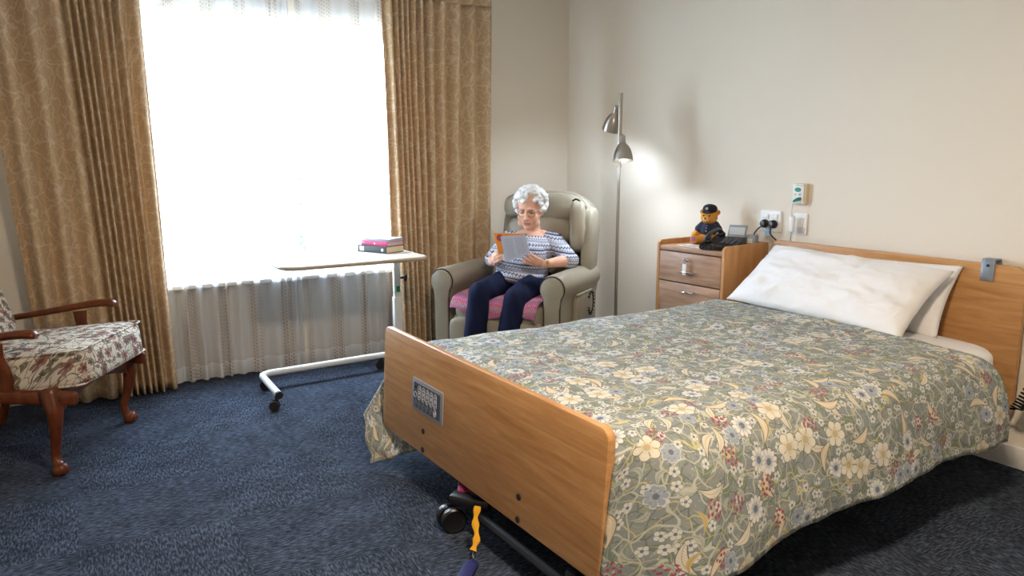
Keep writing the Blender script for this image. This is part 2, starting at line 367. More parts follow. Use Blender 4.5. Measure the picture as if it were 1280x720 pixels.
class MB:
    def __init__(s): s.bm = bmesh.new()
    def merge(s, b, M=None):
        if M is not None: bmesh.ops.transform(b, matrix=M, verts=b.verts)
        me = bpy.data.meshes.new('tmp'); b.to_mesh(me); b.free(); s.bm.from_mesh(me); bpy.data.meshes.remove(me); return s
    def box(s, c, size, rot=None, bev=0, seg=2):
        b = bmesh.new(); bmesh.ops.create_cube(b, size=1)
        bmesh.ops.scale(b, vec=size, verts=b.verts)
        if bev: bmesh.ops.bevel(b, geom=list(b.edges), offset=bev, segments=seg, profile=.5, affect='EDGES')
        return s.merge(b, Matrix.Translation(c) @ rotm(rot))
    def cyl(s, p0, p1, r0, r1=None, seg=20):
        p0, p1 = Vector(p0), Vector(p1); b = bmesh.new()
        bmesh.ops.create_cone(b, cap_ends=True, segments=seg, radius1=r0, radius2=r0 if r1 is None else r1, depth=(p1 - p0).length)
        return s.merge(b, axis_mat(p1 - p0, (p0 + p1) / 2))
    def ell(s, c, rad, rot=None, u=20, v=12):
        b = bmesh.new(); bmesh.ops.create_uvsphere(b, u_segments=u, v_segments=v, radius=1)
        bmesh.ops.scale(b, vec=rad if hasattr(rad, '__len__') else (rad,) * 3, verts=b.verts)
        return s.merge(b, Matrix.Translation(c) @ rotm(rot))
    def cap(s, p0, r0, p1, r1, seg=16):
        s.cyl(p0, p1, r0, r1, seg); s.ell(p0, r0, None, seg, 10); s.ell(p1, r1, None, seg, 10); return s
    def tube(s, pts, r, seg=10, closed=False, flat=None):
        pts = [Vector(p) for p in pts]; n = len(pts); rs = r if hasattr(r, '__len__') else [r] * n
        b = bmesh.new(); rings = []; up = None
        for i, p in enumerate(pts):
            if closed: d = pts[(i + 1) % n] - pts[i - 1]
            else: d = pts[min(i + 1, n - 1)] - pts[max(i - 1, 0)]
            d.normalize()
            if up is None:
                up = Vector((0, 0, 1)) if abs(d.z) < .9 else Vector((1, 0, 0))
            x = up.cross(d); x.normalize(); y = d.cross(x); up = y
            ring = []
            for k in range(seg):
                a = 2 * math.pi * k / seg
                ky = flat if flat else 1
                ring.append(b.verts.new(p + (x * math.cos(a) + y * math.sin(a) * ky) * rs[i]))
            rings.append(ring)
        m = n if closed else n - 1
        for i in range(m):
            A, B = rings[i], rings[(i + 1) % n]
            for k in range(seg): b.faces.new((A[k], A[(k + 1) % seg], B[(k + 1) % seg], B[k]))
        if not closed:
            b.faces.new(rings[0][::-1]); b.faces.new(rings[-1])
        return s.merge(b)
    def lathe(s, prof, seg=32, M=None):
        b = bmesh.new(); rings = []
        for r, z in prof:
            if r < 1e-6: rings.append([b.verts.new((0, 0, z))])
            else: rings.append([b.verts.new((r * math.cos(2 * math.pi * k / seg), r * math.sin(2 * math.pi * k / seg), z)) for k in range(seg)])
        for A, B in zip(rings, rings[1:]):
            if len(A) == 1 and len(B) == 1: continue
            for k in range(seg):
                k2 = (k + 1) % seg
                if len(A) == 1: b.faces.new((A[0], B[k2], B[k]))
                elif len(B) == 1: b.faces.new((A[k], A[k2], B[0]))
                else: b.faces.new((A[k], A[k2], B[k2], B[k]))
        bmesh.ops.recalc_face_normals(b, faces=b.faces)
        return s.merge(b, M)
    def prism(s, pts, depth, M=None, bev=0, seg=2):
        """2d outline in xy, extruded along +z"""
        b = bmesh.new(); vs = [b.verts.new((x, y, 0)) for x, y in pts]; f = b.faces.new(vs)
        g = bmesh.ops.extrude_face_region(b, geom=[f]); nv = [v for v in g['geom'] if isinstance(v, bmesh.types.BMVert)]
        bmesh.ops.translate(b, vec=(0, 0, depth), verts=nv); bmesh.ops.recalc_face_normals(b, faces=b.faces)
        if bev:
            ed = [e for e in b.edges if abs(e.verts[0].co.z - e.verts[1].co.z) < 1e-6]
            bmesh.ops.bevel(b, geom=ed, offset=bev, segments=seg, profile=.5, affect='EDGES')
        return s.merge(b, M)
    def sq(s, c, size, e=4.0, rot=None, puff=0, n=12, fn=None):
        """soft rounded cushion block"""
        b = bmesh.new(); bmesh.ops.create_cube(b, size=2); bmesh.ops.subdivide_edges(b, edges=list(b.edges), cuts=n, use_grid_fill=True)
        for v in b.verts:
            x, y, z = v.co; k = (abs(x) ** e + abs(y) ** e + abs(z) ** e) ** (-1 / e)
            x, y, z = x * k, y * k, z * k
            z *= 1 + puff * (1 - min(1, x * x)) * (1 - min(1, y * y))
            p = Vector((x * size[0] / 2, y * size[1] / 2, z * size[2] / 2))
            v.co = fn(p) if fn else p
        return s.merge(b, Matrix.Translation(c) @ rotm(rot))
    def grid(s, fn, nu, nv, uvfn=None, closed_u=False):
        b = s.bm; uvl = b.loops.layers.uv.verify()
        V = [[b.verts.new(fn(i / nu, j / nv)) for j in range(nv + 1)] for i in range(nu + 1)]
        for i in range(nu):
            for j in range(nv):
                q = [(i, j), (i + 1, j), (i + 1, j + 1), (i, j + 1)]
                f = b.faces.new([V[a][c] for a, c in q])
                for lp, (a, c) in zip(f.loops, q):
                    lp[uvl].uv = uvfn(a / nu, c / nv) if uvfn else (a / nu, c / nv)
        return s
    def build(s, name, mat, parent=None, smooth=38, M=None):
        me = bpy.data.meshes.new(name)
        if M is not None: bmesh.ops.transform(s.bm, matrix=M, verts=s.bm.verts)
        s.bm.to_mesh(me); s.bm.free()
        if smooth:
            me.shade_smooth()
            if smooth < 180: me.set_sharp_from_angle(angle=R(smooth))
        me.materials.append(MAT[mat] if isinstance(mat, str) else mat)
        o = bpy.data.objects.new(name, me); COL.objects.link(o)
        if parent: o.parent = parent
        return o

def remesh(mb, name, mat, parent=None, voxel=.005, it=4, fn=None):
    me = bpy.data.meshes.new('tmp'); mb.bm.to_mesh(me); mb.bm.free()
    o = bpy.data.objects.new('tmp', me); COL.objects.link(o)
    r = o.modifiers.new('r', 'REMESH'); r.mode = 'VOXEL'; r.voxel_size = voxel; r.use_smooth_shade = True
    if it:
        sm = o.modifiers.new('s', 'SMOOTH'); sm.factor = .5; sm.iterations = it
    dg = bpy.context.evaluated_depsgraph_get(); dg.update()
    m2 = bpy.data.meshes.new_from_object(o.evaluated_get(dg), preserve_all_data_layers=False, depsgraph=dg)
    bpy.data.objects.remove(o); bpy.data.meshes.remove(me)
    m2.name = name; m2.materials.clear(); m2.materials.append(MAT[mat])
    if fn:
        for v in m2.vertices: v.co = fn(v.co)
    m2.shade_smooth()
    p = bpy.data.objects.new(name, m2); COL.objects.link(p)
    if parent: p.parent = parent
    return p

def tag(o, label=None, cat=None, group=None, kind=None):
    if label: o['label'] = label
    if cat: o['category'] = cat
    if group: o['group'] = group
    if kind: o['kind'] = kind
    return o
def thing(name, label, cat, loc=(0, 0, 0), rz=0, group=None):
    o = bpy.data.objects.new(name, None); o.empty_display_size = .1; COL.objects.link(o)
    o.location = loc; o.rotation_euler = (0, 0, rz)
    return tag(o, label, cat, group)
def solid(o, th, off=0.0):
    m = o.modifiers.new('thickness', 'SOLIDIFY'); m.thickness = th; m.offset = off; return o
def catmull(P, n):
    P = [Vector(p) for p in P]; out = []
    Q = [P[0] * 2 - P[1]] + P + [P[-1] * 2 - P[-2]]
    for i in range(len(P) - 1):
        p0, p1, p2, p3 = Q[i:i + 4]
        for k in range(n):
            u = k / n
            out.append(.5 * ((2 * p1) + (p2 - p0) * u + (2 * p0 - 5 * p1 + 4 * p2 - p3) * u * u + (3 * p1 - p0 - 3 * p2 + p3) * u ** 3))
    out.append(P[-1]); return out
def round_rect(w, h, r, n=6):
    pts = []
    for cx, cy, a0 in ((w / 2 - r, h / 2 - r, 0), (-w / 2 + r, h / 2 - r, 90), (-w / 2 + r, -h / 2 + r, 180), (w / 2 - r, -h / 2 + r, 270)):
        for k in range(n + 1):
            a = R(a0 + 90 * k / n); pts.append((cx + r * math.cos(a), cy + r * math.sin(a)))
    return pts
def fbm(x, y, z=0, s=1): return noise.fractal(Vector((x * s, y * s, z * s)), .8, 2.0, 3)

# ------------------------------------------------------------------ the room
YA, XB, XL, YF, CZ = 4.78, 3.512, -1.35, -1.7, 2.62
WX0, WX1, WZ0, WZ1 = .42, 2.24, .585, 2.13       # window opening
def struct(mb, name, mat, label=None, cat=None, parent=None):
    o = mb.build(name, mat, parent, smooth=30)
    if parent is None: tag(o, label, cat, kind='structure')
    return o
b = MB(); b.box(((XL + XB) / 2, (YA + YF) / 2, -.05), (XB - XL + .4, YA - YF + .4, .1)); struct(b, 'floor', 'carpet', 'dark blue grey woven carpet tile floor', 'floor')
b = MB(); b.box(((XL + XB) / 2, (YA + YF) / 2, CZ + .05), (XB - XL + .4, YA - YF + .4, .1)); struct(b, 'ceiling', 'ceiling', 'plain off-white ceiling above the bedroom', 'ceiling')
b = MB(); T = .22
b.box(((XL + WX0) / 2, YA + T / 2, CZ / 2), (WX0 - XL, T, CZ)); b.box(((WX1 + XB) / 2, YA + T / 2, CZ / 2), (XB - WX1, T, CZ))
b.box(((WX0 + WX1) / 2, YA + T / 2, WZ0 / 2), (WX1 - WX0, T, WZ0)); b.box(((WX0 + WX1) / 2, YA + T / 2, (WZ1 + CZ) / 2), (WX1 - WX0, T, CZ - WZ1))
struct(b, 'wall_back', 'wall', 'cream window wall behind the curtains', 'wall')
b = MB(); b.box((XB + .1, (YA + YF) / 2, CZ / 2), (.2, YA - YF + .4, CZ)); struct(b, 'wall_right', 'wall', 'cream painted wall behind the headboard', 'wall')
b = MB(); b.box((XL - .1, (YA + YF) / 2, CZ / 2), (.2, YA - YF + .4, CZ)); struct(b, 'wall_left', 'wall', 'cream wall on the left of the room', 'wall')
b = MB(); b.box(((XL + XB) / 2, YF - .1, CZ / 2), (XB - XL + .4, .2, CZ)); struct(b, 'wall_front', 'wall', 'cream wall behind the viewer', 'wall')
def skirting(name, c, size, lab):
    b = MB(); b.box(c, size, bev=.006); struct(b, name, 'white_paint', lab, 'baseboard')
skirting('baseboard_back', ((XL + XB) / 2, YA - .009, .0475), (XB - XL, .018, .095), 'white skirting board under the window')
skirting('baseboard_right', (XB - .009, (YA + YF) / 2, .0475), (.018, YA - YF - .04, .095), 'white skirting board along the headboard wall')
# window: aluminium frame, sliding mullion, two panes, white sill
win = thing('window_1', 'wide bright window behind white sheer curtains', 'window', ((WX0 + WX1) / 2, YA + .14, WZ0)); win['kind'] = 'structure'
W2, WH = (WX1 - WX0), WZ1 - WZ0
b = MB()
for x in (-W2 / 2 + .025, W2 / 2 - .025): b.box((x, 0, WH / 2), (.05, .08, WH))
for z in (.025, WH - .03): b.box((0, 0, z), (W2, .08, .055))
b.build('frame', 'aluminium', win)
b = MB(); b.box((.11, 0, WH / 2), (.045, .05, WH - .1)); b.box((-.62, 0, WH / 2), (.06, .055, WH - .1)); b.build('mullion', 'aluminium', win)
for x0, x1 in ((-W2 / 2 + .05, -.65), (-.59, .0875), (.1325, W2 / 2 - .05)):
    b = MB(); b.box(((x0 + x1) / 2, .0, WH / 2), (x1 - x0, .006, WH - .1)); b.build('pane', 'pane', win)
b = MB(); b.box((0, -.125, -.012), (W2 + .06, .17, .028), bev=.006); b.build('sill', 'white_paint', win)
b = MB()
for x in (-W2 / 2 + .004, W2 / 2 - .004): b.box((x, .0, WH / 2), (.008, .2, WH))
b.build('reveal', 'white_paint', win)
# garden seen faintly between the sheers
b = MB(); b.box((3, 16, -.35), (40, 21.5, .1)); tag(b.build('ground', 'paving'), 'pale paved ground outside the window', 'ground', kind='structure')
fen = thing('garden_fence', 'hoop topped metal garden fence outside the window', 'fence', (2.46, 8.2, -.3))
for z in (.35, 1.56):
    b = MB(); b.box((0, 0, z), (.5, .03, .04)); b.build('rail', 'fence_dark', fen)
for k in range(2):
    x = -.18 + k * .24
    b = MB(); b.tube([(x, 0, 0), (x, 0, 1.6)] + [(x + .06 - .06 * math.cos(R(a)), 0, 1.6 + .06 * math.sin(R(a))) for a in (30, 60, 90, 120, 150)] + [(x + .12, 0, 1.6), (x + .12, 0, 0)], .011, 8); b.build('hoop', 'fence_dark', fen)
def shrub(loc, rad, lab, n=240):
    b = MB(); th = thing('garden_shrub', lab, 'shrub', loc)
    rnd = random.Random(int(loc[0] * 100))
    for k in range(n):
        d = Vector((rnd.gauss(0, 1), rnd.gauss(0, 1), rnd.gauss(0, 1))).normalized() * rnd.uniform(.5, 1)
        p = Vector((d.x * rad[0], d.y * rad[1], rad[2] * 1.15 + d.z * rad[2]))
        b.box(p, (.10, .05, .008), (rnd.uniform(0, 6), rnd.uniform(0, 6), rnd.uniform(0, 6)))
    b.build('foliage', 'foliage', th, 0)
    b = MB(); b.cyl((0, 0, 0), (0, 0, rad[2] * 1.2), .05, .03); b.build('stem', 'mahogany', th)
shrub((3.12, 10.6, -.3), (.22, .22, 1.0), 'leafy shrub behind the garden fence outside')
pl = thing('garden_planter', 'low blue grey planter with greenery outside the window', 'planter', (2.02, 6.6, -.3))
b = MB(); b.prism([(-.25, -.2), (.25, -.2), (.25, .2), (-.25, .2)], .75, bev=.02); b.build('pot', 'planter', pl)
b = MB()
for k in range(140): b.box((random.uniform(-.25, .25), random.uniform(-.2, .2), .77 + random.uniform(0, .18)), (.08, .04, .006), (random.uniform(0, 6), random.uniform(0, 6), 0))
b.build('greenery', 'foliage', pl, 0)

# ------------------------------------------------------------------ curtains
def folds(n, seed, lo=.5, hi=1.6):
    rnd = random.Random(seed); ws = [rnd.uniform(lo, hi) for _ in range(n)]; s = sum(ws); acc = 0; out = []
    for x in ws: out.append((acc / s, x / s, rnd.uniform(.7, 1.2))); acc += x
    return out
def fold_at(F, u):
    for a, wd, am in F:
        if u <= a + wd or a + wd > .9999:
            return math.sin(2 * math.pi * min(1, max(0, (u - a) / wd))) * am
    return 0
def curtain_mesh(x0t, x1t, x0b, x1b, z0, z1, y, F, ampt, ampb, stretch, nu=260, nv=46, wob=.01, seed=0, bow=0):
    def fn(u, v):                    # v 0 bottom .. 1 top
        k = v ** 1.0
        xa = x0b + (x0t - x0b) * k; xb = x1b + (x1t - x1b) * k
        uu = u + .012 * math.sin(3 * v + u * 5 + seed)
        amp = ampb + (ampt - ampb) * v
        yy = y + amp * fold_at(F, min(1, max(0, uu))) + wob * fbm(u * 4, v * 2, seed)
        xx = xa + (xb - xa) * u + .35 * amp * math.cos(9 * u + 2 * v + seed) * .25 + bow * math.sin(math.pi * v)
        z = z0 + (z1 - z0) * v
        return (xx, yy, z)
    W = abs(x1b - x0b) * stretch
    b = MB(); b.grid(fn, nu, nv, lambda u, v: (u * W, z0 + (z1 - z0) * v)); return b
def drape(label, x0t, x1t, x0b, x1b, F, seed, z0=.015, y=4.605):
    th = thing('curtain', label, 'curtain', (0, 0, 0), 0, 'patterned window drapes')
    o = curtain_mesh(x0t, x1t, x0b, x1b, z0, 2.30, y, F, .028, .040, 1.75, seed=seed).build('drape_panel', 'drape', th, 180); solid(o, .004)
    b = MB()                          # pinch pleated heading tape
    n = len(F)
    def hd(u, v):
        return (x0t + (x1t - x0t) * u, y - .002 + .030 * fold_at(F, u) * (1 - .5 * v), 2.30 + v * .05)
    b.grid(hd, 200, 4, lambda u, v: (u * 1.1, 2.3 + v * .07)); o = b.build('heading', 'drape', th, 180); solid(o, .006)
    for a, wd, am in F:
        b = MB(); b.box((x0t + (x1t - x0t) * (a + wd * .25), y + .045, 2.36), (.012, .02, .05), bev=.004); b.build('hook', 'white_plastic', th)
    return th
FL = [(0, .16, 1.0), (.16, .17, 1.1), (.33, .17, .9), (.50, .06, 1.0), (.56, .055, 1.1), (.615, .05, .9), (.665, .06, 1.1), (.725, .055, 1.0), (.78, .05, .8), (.83, .06, 1.2), (.89, .11, .8)]
drape('tan leafy drape left of the window, behind the wooden armchair', -.14, .585, .0, .635, FL, 1.3)
FR = [(0, .09, 1.0), (.09, .05, .9), (.14, .045, 1.1), (.185, .05, .8), (.235, .06, 1.1), (.295, .07, .9), (.365, .08, 1.2), (.445, .11, 1.0), (.555, .13, 1.1), (.685, .15, .9), (.835, .165, 1.0)]
drape('tan leafy drape right of the window, beside the recliner', 1.955, 2.735, 1.985, 2.70, FR, 4.1)
def sheer(label, x0, x1, seed, n):
    th = thing('sheer_curtain', label, 'sheer curtain', (0, 0, 0), 0, 'white sheer curtains')
    F = folds(n, seed, .35, 2.0)
    curtain_mesh(x0, x1, x0, x1, .012, 2.36, 4.712, F, .018, .026, 1.45, nu=300, nv=40, wob=.012, seed=seed).build('voile_panel', 'sheer', th, 180)
    b = MB(); b.grid(lambda u, v: (x0 + (x1 - x0) * u, 4.714 + .018 * fold_at(F, u), 2.36 + .05 * v), 200, 2); b.build('heading', 'sheer', th, 180)
    return th
sheer('white sheer curtain with woven bands, left half of the window', .38, 1.405, 11, 13)
sheer('white sheer curtain with woven bands, right half of the window', 1.445, 2.24, 23, 10)
tk = thing('curtain_track', 'white double curtain track above the window', 'curtain track', (1.3, 4.66, 2.40))
b = MB(); b.box((0, -.06, 0), (3.0, .03, .03), bev=.004); b.build('front_rail', 'white_metal', tk)
b = MB(); b.box((0, .04, .02), (3.0, .025, .025), bev=.004); b.build('back_rail', 'white_metal', tk)
for x in (-1.3, -.4, .5, 1.3):
    b = MB(); b.box((x, .03, .03), (.03, .21, .02)); b.build('bracket', 'white_metal', tk)

# ------------------------------------------------------------------ the bed
BY0, BY1 = 1.49, 2.985
bed = thing('hospital_bed', 'adjustable bed with oak veneer head and foot boards', 'bed', (2.35, 2.2, 0))
bo = Vector((2.35, 2.2, 0))
def board(name, x, y0, y1, z0, z1, th, lean, r=.035):
    M = Matrix.Translation((x - bo.x, (y0 + y1) / 2 - bo.y, (z0 + z1) / 2)) @ Matrix.Rotation(lean, 4, 'Y') @ Matrix(((0, 0, 1, 0), (1, 0, 0, 0), (0, 1, 0, 0), (0, 0, 0, 1)))
    b = MB(); b.prism(round_rect(y1 - y0, z1 - z0, r), th, Matrix.Translation((0, 0, -th / 2)), .004)
    return b.build(name, 'oak_board', bed, M=M), M
fb, FM = board('footboard', 1.243, BY0, BY1, .175, .615, .028, R(3.0))
hb, HM = board('headboard', 3.465, 1.505, 2.80, .22, .872, .028, 0, .05)
# control panel on the footboard, local frame: x along board (y), y up, z towards +x
cpM = FM @ Matrix.Translation((2.555 - (BY0 + BY1) / 2, .403 - .395, -.0165))
b = MB(); b.prism(round_rect(.262, .128, .008), .005, cpM @ Matrix.Translation((0, 0, -.003)), .0015); cp = b.build('control_panel', 'grey_plastic', fb)
b = MB(); b.prism(round_rect(.225, .098, .004), .002, cpM @ Matrix.Translation((.0, .0, -.0045))); b.build('keypad_face', 'panel_dark', fb)
def ring2d(cx, cy, w, h, wd=.0016):
    outer = round_rect(w, h, min(w, h) / 2 - .0002, 5); return [(cx + x, cy + y, 0) for x, y in outer]
for k in range(5):
    cx = .062 - k * .034
    b = MB(); b.tube([cpM @ Vector((x, y, -.0052)) for x, y, z in ring2d(cx, .014, .023, .056)], .0011, 6, closed=True)
    for sgn in (1, -1):
        b.prism([(cx - .006, .014 + sgn * .013), (cx + .006, .014 + sgn * .013), (cx, .014 + sgn * .022)], .0012, cpM @ Matrix.Translation((0, 0, -.0056)))
    b.box(cpM @ Vector((cx, .014, -.005)), (.0012, .010, .014))
    b.build('rocker_button', 'light_mark', fb)
for k in range(6):
    cx = .096 - k * .034
    b = MB(); b.tube([cpM @ Vector((x, y, -.0052)) for x, y, z in ring2d(cx, -.031, .022, .024)], .0011, 6, closed=True)
    b.box(cpM @ Vector((cx, -.031, -.005)), (.0012, .009, .010), bev=.0003)
    b.build('round_button', 'light_mark' if k == 5 else 'button_grey', fb)
b = MB(); b.tube([cpM @ Vector((x, y, -.0052)) for x, y, z in ring2d(.097, .000, .021, .022)], .0011, 6, closed=True); b.build('round_button', 'light_mark', fb)
b = MB(); b.box(cpM @ Vector((.097, .031, -.005)), (.0012, .018, .008)); b.build('indicator', 'matte_black', fb)
for yy in (2.588, 1.90):
    for zz in (.270, .195):
        b = MB(); c = FM @ Vector((yy - (BY0 + BY1) / 2, zz - .395, -.014))
        b.cyl(c + Vector((-.003, 0, 0)), c + Vector((.004, 0, 0)), .011, .012, 16); b.build('screw_cap', 'matte_black', fb)
for (y, z) in ((2.35, .05),):
    pass
def bp(x, y, z): return Vector((x - bo.x, y - bo.y, z))
b = MB(); b.box(bp(2.35, 2.15, .335), (2.18, 1.20, .04), bev=.008); b.build('mattress_platform', 'dark_metal', bed)
b = MB()
for y in (1.72, 2.55): b.box(bp(2.33, y, .13), (2.05, .06, .05), bev=.006)
for x in (1.33, 3.33): b.box(bp(x, 2.135, .13), (.06, .9, .05), bev=.006)
b.build('base_frame', 'dark_metal', bed)
for y in (1.78, 2.5):
    for xa, xb in ((1.6, 2.2), (3.1, 2.5)):
        b = MB(); b.tube([bp(xa, y, .13), bp(xb, y, .31)], .025, 8); b.build('lift_arm', 'dark_metal', bed)
b = MB(); b.tube([bp(1.235, 1.62, .09), bp(1.235, 2.25, .09)], .016, 8); b.build('brake_bar', 'dark_metal', bed)
def bed_caster(x, y, dx):
    b = MB(); b.box(bp(x, y, .125), (.16, .075, .045), (0, 0, R(-55) if dx < 0 else 0), bev=.014); b.cyl(bp(x - dx * .5, y, .10), bp(x - dx * .5, y, .16), .035)
    c = b.build('caster', 'black_plastic', bed)
    for s in (-.02, .02):
        b = MB(); ctr = bp(x + dx, y + .06 * (1 if dx < 0 else 0) + s, .046)
        b.lathe([(0, -.012), (.030, -.012), (.040, -.015), (.046, -.009), (.046, .009), (.040, .015), (.030, .012), (0, .012)], 28, axis_mat((.25, 1, 0), ctr)); b.build('wheel', 'black_plastic', c)
    return c
c1 = bed_caster(1.24, 2.23, -.055); bed_caster(1.30, 1.62, .02); bed_caster(3.34, 1.7, .02); bed_caster(3.34, 2.6, .02)
b = MB(); b.box(bp(1.245, 2.30, .155), (.10, .045, .012), (0, R(-8), R(60)), bev=.005); b.build('brake_pedal', 'magenta_paint', bed)

mat_ = MB(); mat_.sq((2.375, 2.135, .455), (2.09, 1.32, .205), 7, None, .06, 20, lambda p: p + Vector((0, .006 * fbm(p.x * 3, p.z * 9, 2), .004 * fbm(p.x * 4, p.y * 4)))) 
tag(mat_.build('mattress', 'linen', smooth=180), 'mattress in a white fitted sheet showing at the head of the bed', 'mattress')

# duvet: one draped sheet, metres as uv
prof = catmull([(1.335, 0, .245), (1.345, 0, .33), (1.365, 0, .43), (1.395, 0, .515), (1.45, 0, .567), (1.55, 0, .585), (1.8, 0, .592), (2.2, 0, .594), (2.55, 0, .590), (2.70, 0, .584), (2.80, 0, .567), (2.87, 0, .52), (2.905, 0, .43), (2.925, 0, .33), (2.94, 0, .24)], 8)
arc = [0.0]
for a, c in zip(prof, prof[1:]): arc.append(arc[-1] + (c - a).length)
TOT = arc[-1]
def prof_at(s):
    s = min(max(s, 0), TOT)
    for i in range(len(arc) - 1):
        if s <= arc[i + 1] + 1e-9:
            k = (s - arc[i]) / (arc[i + 1] - arc[i] + 1e-12); p = prof[i].lerp(prof[i + 1], k); return p.x, p.z
    return prof[-1].x, prof[-1].z
def duvet_fn(u, v):
    x = 1.264 + (3.06 - 1.264) * u; s = v * TOT
    y, z = prof_at(s)
    side_r = max(0, min(1, (.42 - s) / .34)); side_l = max(0, min(1, (s - (TOT - .42)) / .34))
    z += .010 * fbm(x * 2.2, y * 2.2, 3.0) + .005 * fbm(x * 7, y * 7, 1.0)
    if side_r > 0:
        y += side_r * (.016 * math.sin(x * 7.5 + .6) + .02 * fbm(x * 2.5, z * 3, 5)) - .02 * side_r * (1 - u)
        z -= side_r * (.055 * math.exp(-((u - .12) / .18) ** 2) - .02 * u)
        k = max(0, 1 - u / .13); k = k * k * (3 - 2 * k)
        z -= side_r * k * .07; x -= .045 * k * side_r
    k = max(0, 1 - u / .13); k = k * k * (3 - 2 * k)
    if y < 1.476: y += k * (1.476 - y)
    if side_l > 0:
        y += side_l * (.02 * math.sin(x * 6.1) + .03 * fbm(x * 2.5, z * 3, 9))
        k = max(0, 1 - u / .16) * side_l
        z -= .17 * k; y += .12 * k
    if u < .05: z -= .05 * (1 - u / .05) ** 2 * (1 - side_r) * (1 - side_l)
    if u > .97: z -= .012 * ((u - .97) / .03) ** 2 * (1 - side_r)
    return (x, y, z)
dv = MB(); dv.grid(duvet_fn, 150, 130, lambda u, v: (u * 1.79, v * TOT))
# the foot corner that sags past the left end of the footboard: top slope and the dark end face below it
def corner(u, v):
    A0, A1 = Vector((1.27, 3.072, .360)), Vector((1.158, 3.055, .215))      # fold line from behind the board out to the tip
    C = Vector((1.30, 3.03, .20)); B0, B1 = Vector((1.148, 2.95, .025)), Vector((1.285, 2.80, .105))
    if u < .5: p = A0.lerp(C, u * 2).lerp(A1, v)
    else: p = C.lerp(A1, v).lerp(B1.lerp(B0, v), u * 2 - 1)
    w = max(0, u - .5) * 2
    p.x += .022 * math.sin(w * 9 + v * 7) * w * (1 - v * .5) ; p.y += .014 * math.sin(w * 7 + v * 4) * w * (1 - w)
    return p
dv.grid(corner, 32, 24, lambda u, v: (u * .3 + 4, v * .4 + 2))
du = dv.build('duvet', 'duvet', smooth=180); solid(du, .016, -1)
tag(du, 'sage grey quilt cover printed with flowers, leaves and berries, spread on the bed', 'quilt')

def pillow(name, label, W, H, T, M, seed, crease):
    th = thing(name, label, 'pillow', M.translation, 0, 'white pillows against the headboard'); Rm = M.to_3x3().to_4x4()
    b = bmesh.new(); n = 44
    for side in (1, -1):
        V = {}
        for i in range(n + 1):
            for j in range(n + 1):
                u, v = i / n * 2 - 1, j / n * 2 - 1
                k = max(0, 1 - abs(u) ** 3.2) ** .55 * max(0, 1 - abs(v) ** 2.6) ** .6
                x = W / 2 * u * (1 - .045 * (1 - v * v)) ; y = H / 2 * v * (1 - .06 * (1 - u * u))
                z = side * T / 2 * k + .016 * k * fbm(u * 2.2, v * 2.2, seed) + .010 * k * fbm(u * 6, v * 3.5, seed + 3)
                z += .006 * k * math.sin((v + .5 * u * crease) * 11 + 2 * u) * max(0, abs(u) - .35)
                V[i, j] = b.verts.new((x, y, z))
        for i in range(n):
            for j in range(n):
                q = [V[i, j], V[i + 1, j], V[i + 1, j + 1], V[i, j + 1]]
                b.faces.new(q if side > 0 else q[::-1])
    bmesh.ops.remove_doubles(b, verts=b.verts, dist=.0004)
    m = MB(); m.merge(b); m.build('pillowcase', 'linen', th, 180, M=Rm)
    b = MB(); ed = []
    for k in range(41):
        v = k / 40 * 2 - 1; ed.append(Rm @ Vector((-W * .02 + .008 * math.sin(v * 4), H / 2 * v * .93, T / 2 * max(0, 1 - abs(v) ** 2.6) ** .6 + .016 * (max(0, 1 - abs(v) ** 2.6) ** .6) * fbm(-.04, v * 2.2, seed))))
    if crease > 5:
        b.tube(ed[3:-3], .0018, 6); b.build('crease', 'linen', th)
    return th
# frame: local x -> -Y world (left to right as seen), local y -> up slope, local z -> towards the foot
def pil_frame(c, lean, roll=0):
    up = Vector((math.sin(lean), 0, math.cos(lean))); xx = Vector((0, -1, 0)); zz = xx.cross(up)
    m = Matrix((xx, up, zz)).transposed().to_4x4()
    return Matrix.Translation(c) @ m @ Matrix.Rotation(roll, 4, 'Z')
pillow('pillow', 'plump white pillow in front, leaning on another pillow at the headboard', .97, .43, .17, pil_frame((3.195, 2.235, .715), R(52), R(-2)), 2.0, 1)
pillow('pillow', 'white pillow behind, its corner showing past the front pillow', .78, .35, .11, pil_frame((3.352, 2.140, .695), R(30), R(1.0)), 7.0, 0)

# ------------------------------------------------------------------ small things about the bed
hk = thing('headboard_hook', 'grey bracket hooked over the headboard top', 'hook', (3.45, 1.655, .80))
b = MB(); pts = [(-.006, -.0), (-.006, .085), (.0, .094), (.045, .094), (.052, .086), (.052, .05), (.048, .05), (.047, .083), (.042, .088), (.003, .088), (0, .084), (0, 0)]
b.prism(pts, .055, Matrix(((1, 0, 0, 0), (0, 0, 1, -.0275), (0, 1, 0, 0), (0, 0, 0, 1))), .0008)
b.build('bracket', 'hook_grey', hk)
b = MB(); b.cyl((-.008, 0, .066), (-.004, 0, .066), .006); b.build('hole', 'matte_black', hk)
def coil(p, q, turns, rad, wire, sag=0, n=14):
    p, q = Vector(p), Vector(q); M = axis_mat(q - p); out = []
    for k in range(turns * n + 1):
        s = k / (turns * n); a = 2 * math.pi * turns * s
        c = p.lerp(q, s) + Vector((0, 0, -sag * math.sin(math.pi * s)))
        out.append(c + M.to_3x3() @ Vector((rad * math.cos(a), rad * math.sin(a), 0)))
    return out
cc = thing('coiled_cable', 'coiled dark control cable hanging beside the headboard', 'cable', (3.42, 1.45, .30))
b = MB(); b.tube(coil((-.05, .0, .0), (.0, -.05, .17), 11, .022, .004, .02), .0042, 6); b.build('coil', 'dark_metal', cc)
b = MB(); b.tube([(-.05, .0, 0), (-.02, .06, -.02), (-.01, .12, .02)], .005, 6); b.build('lead', 'dark_metal', cc)
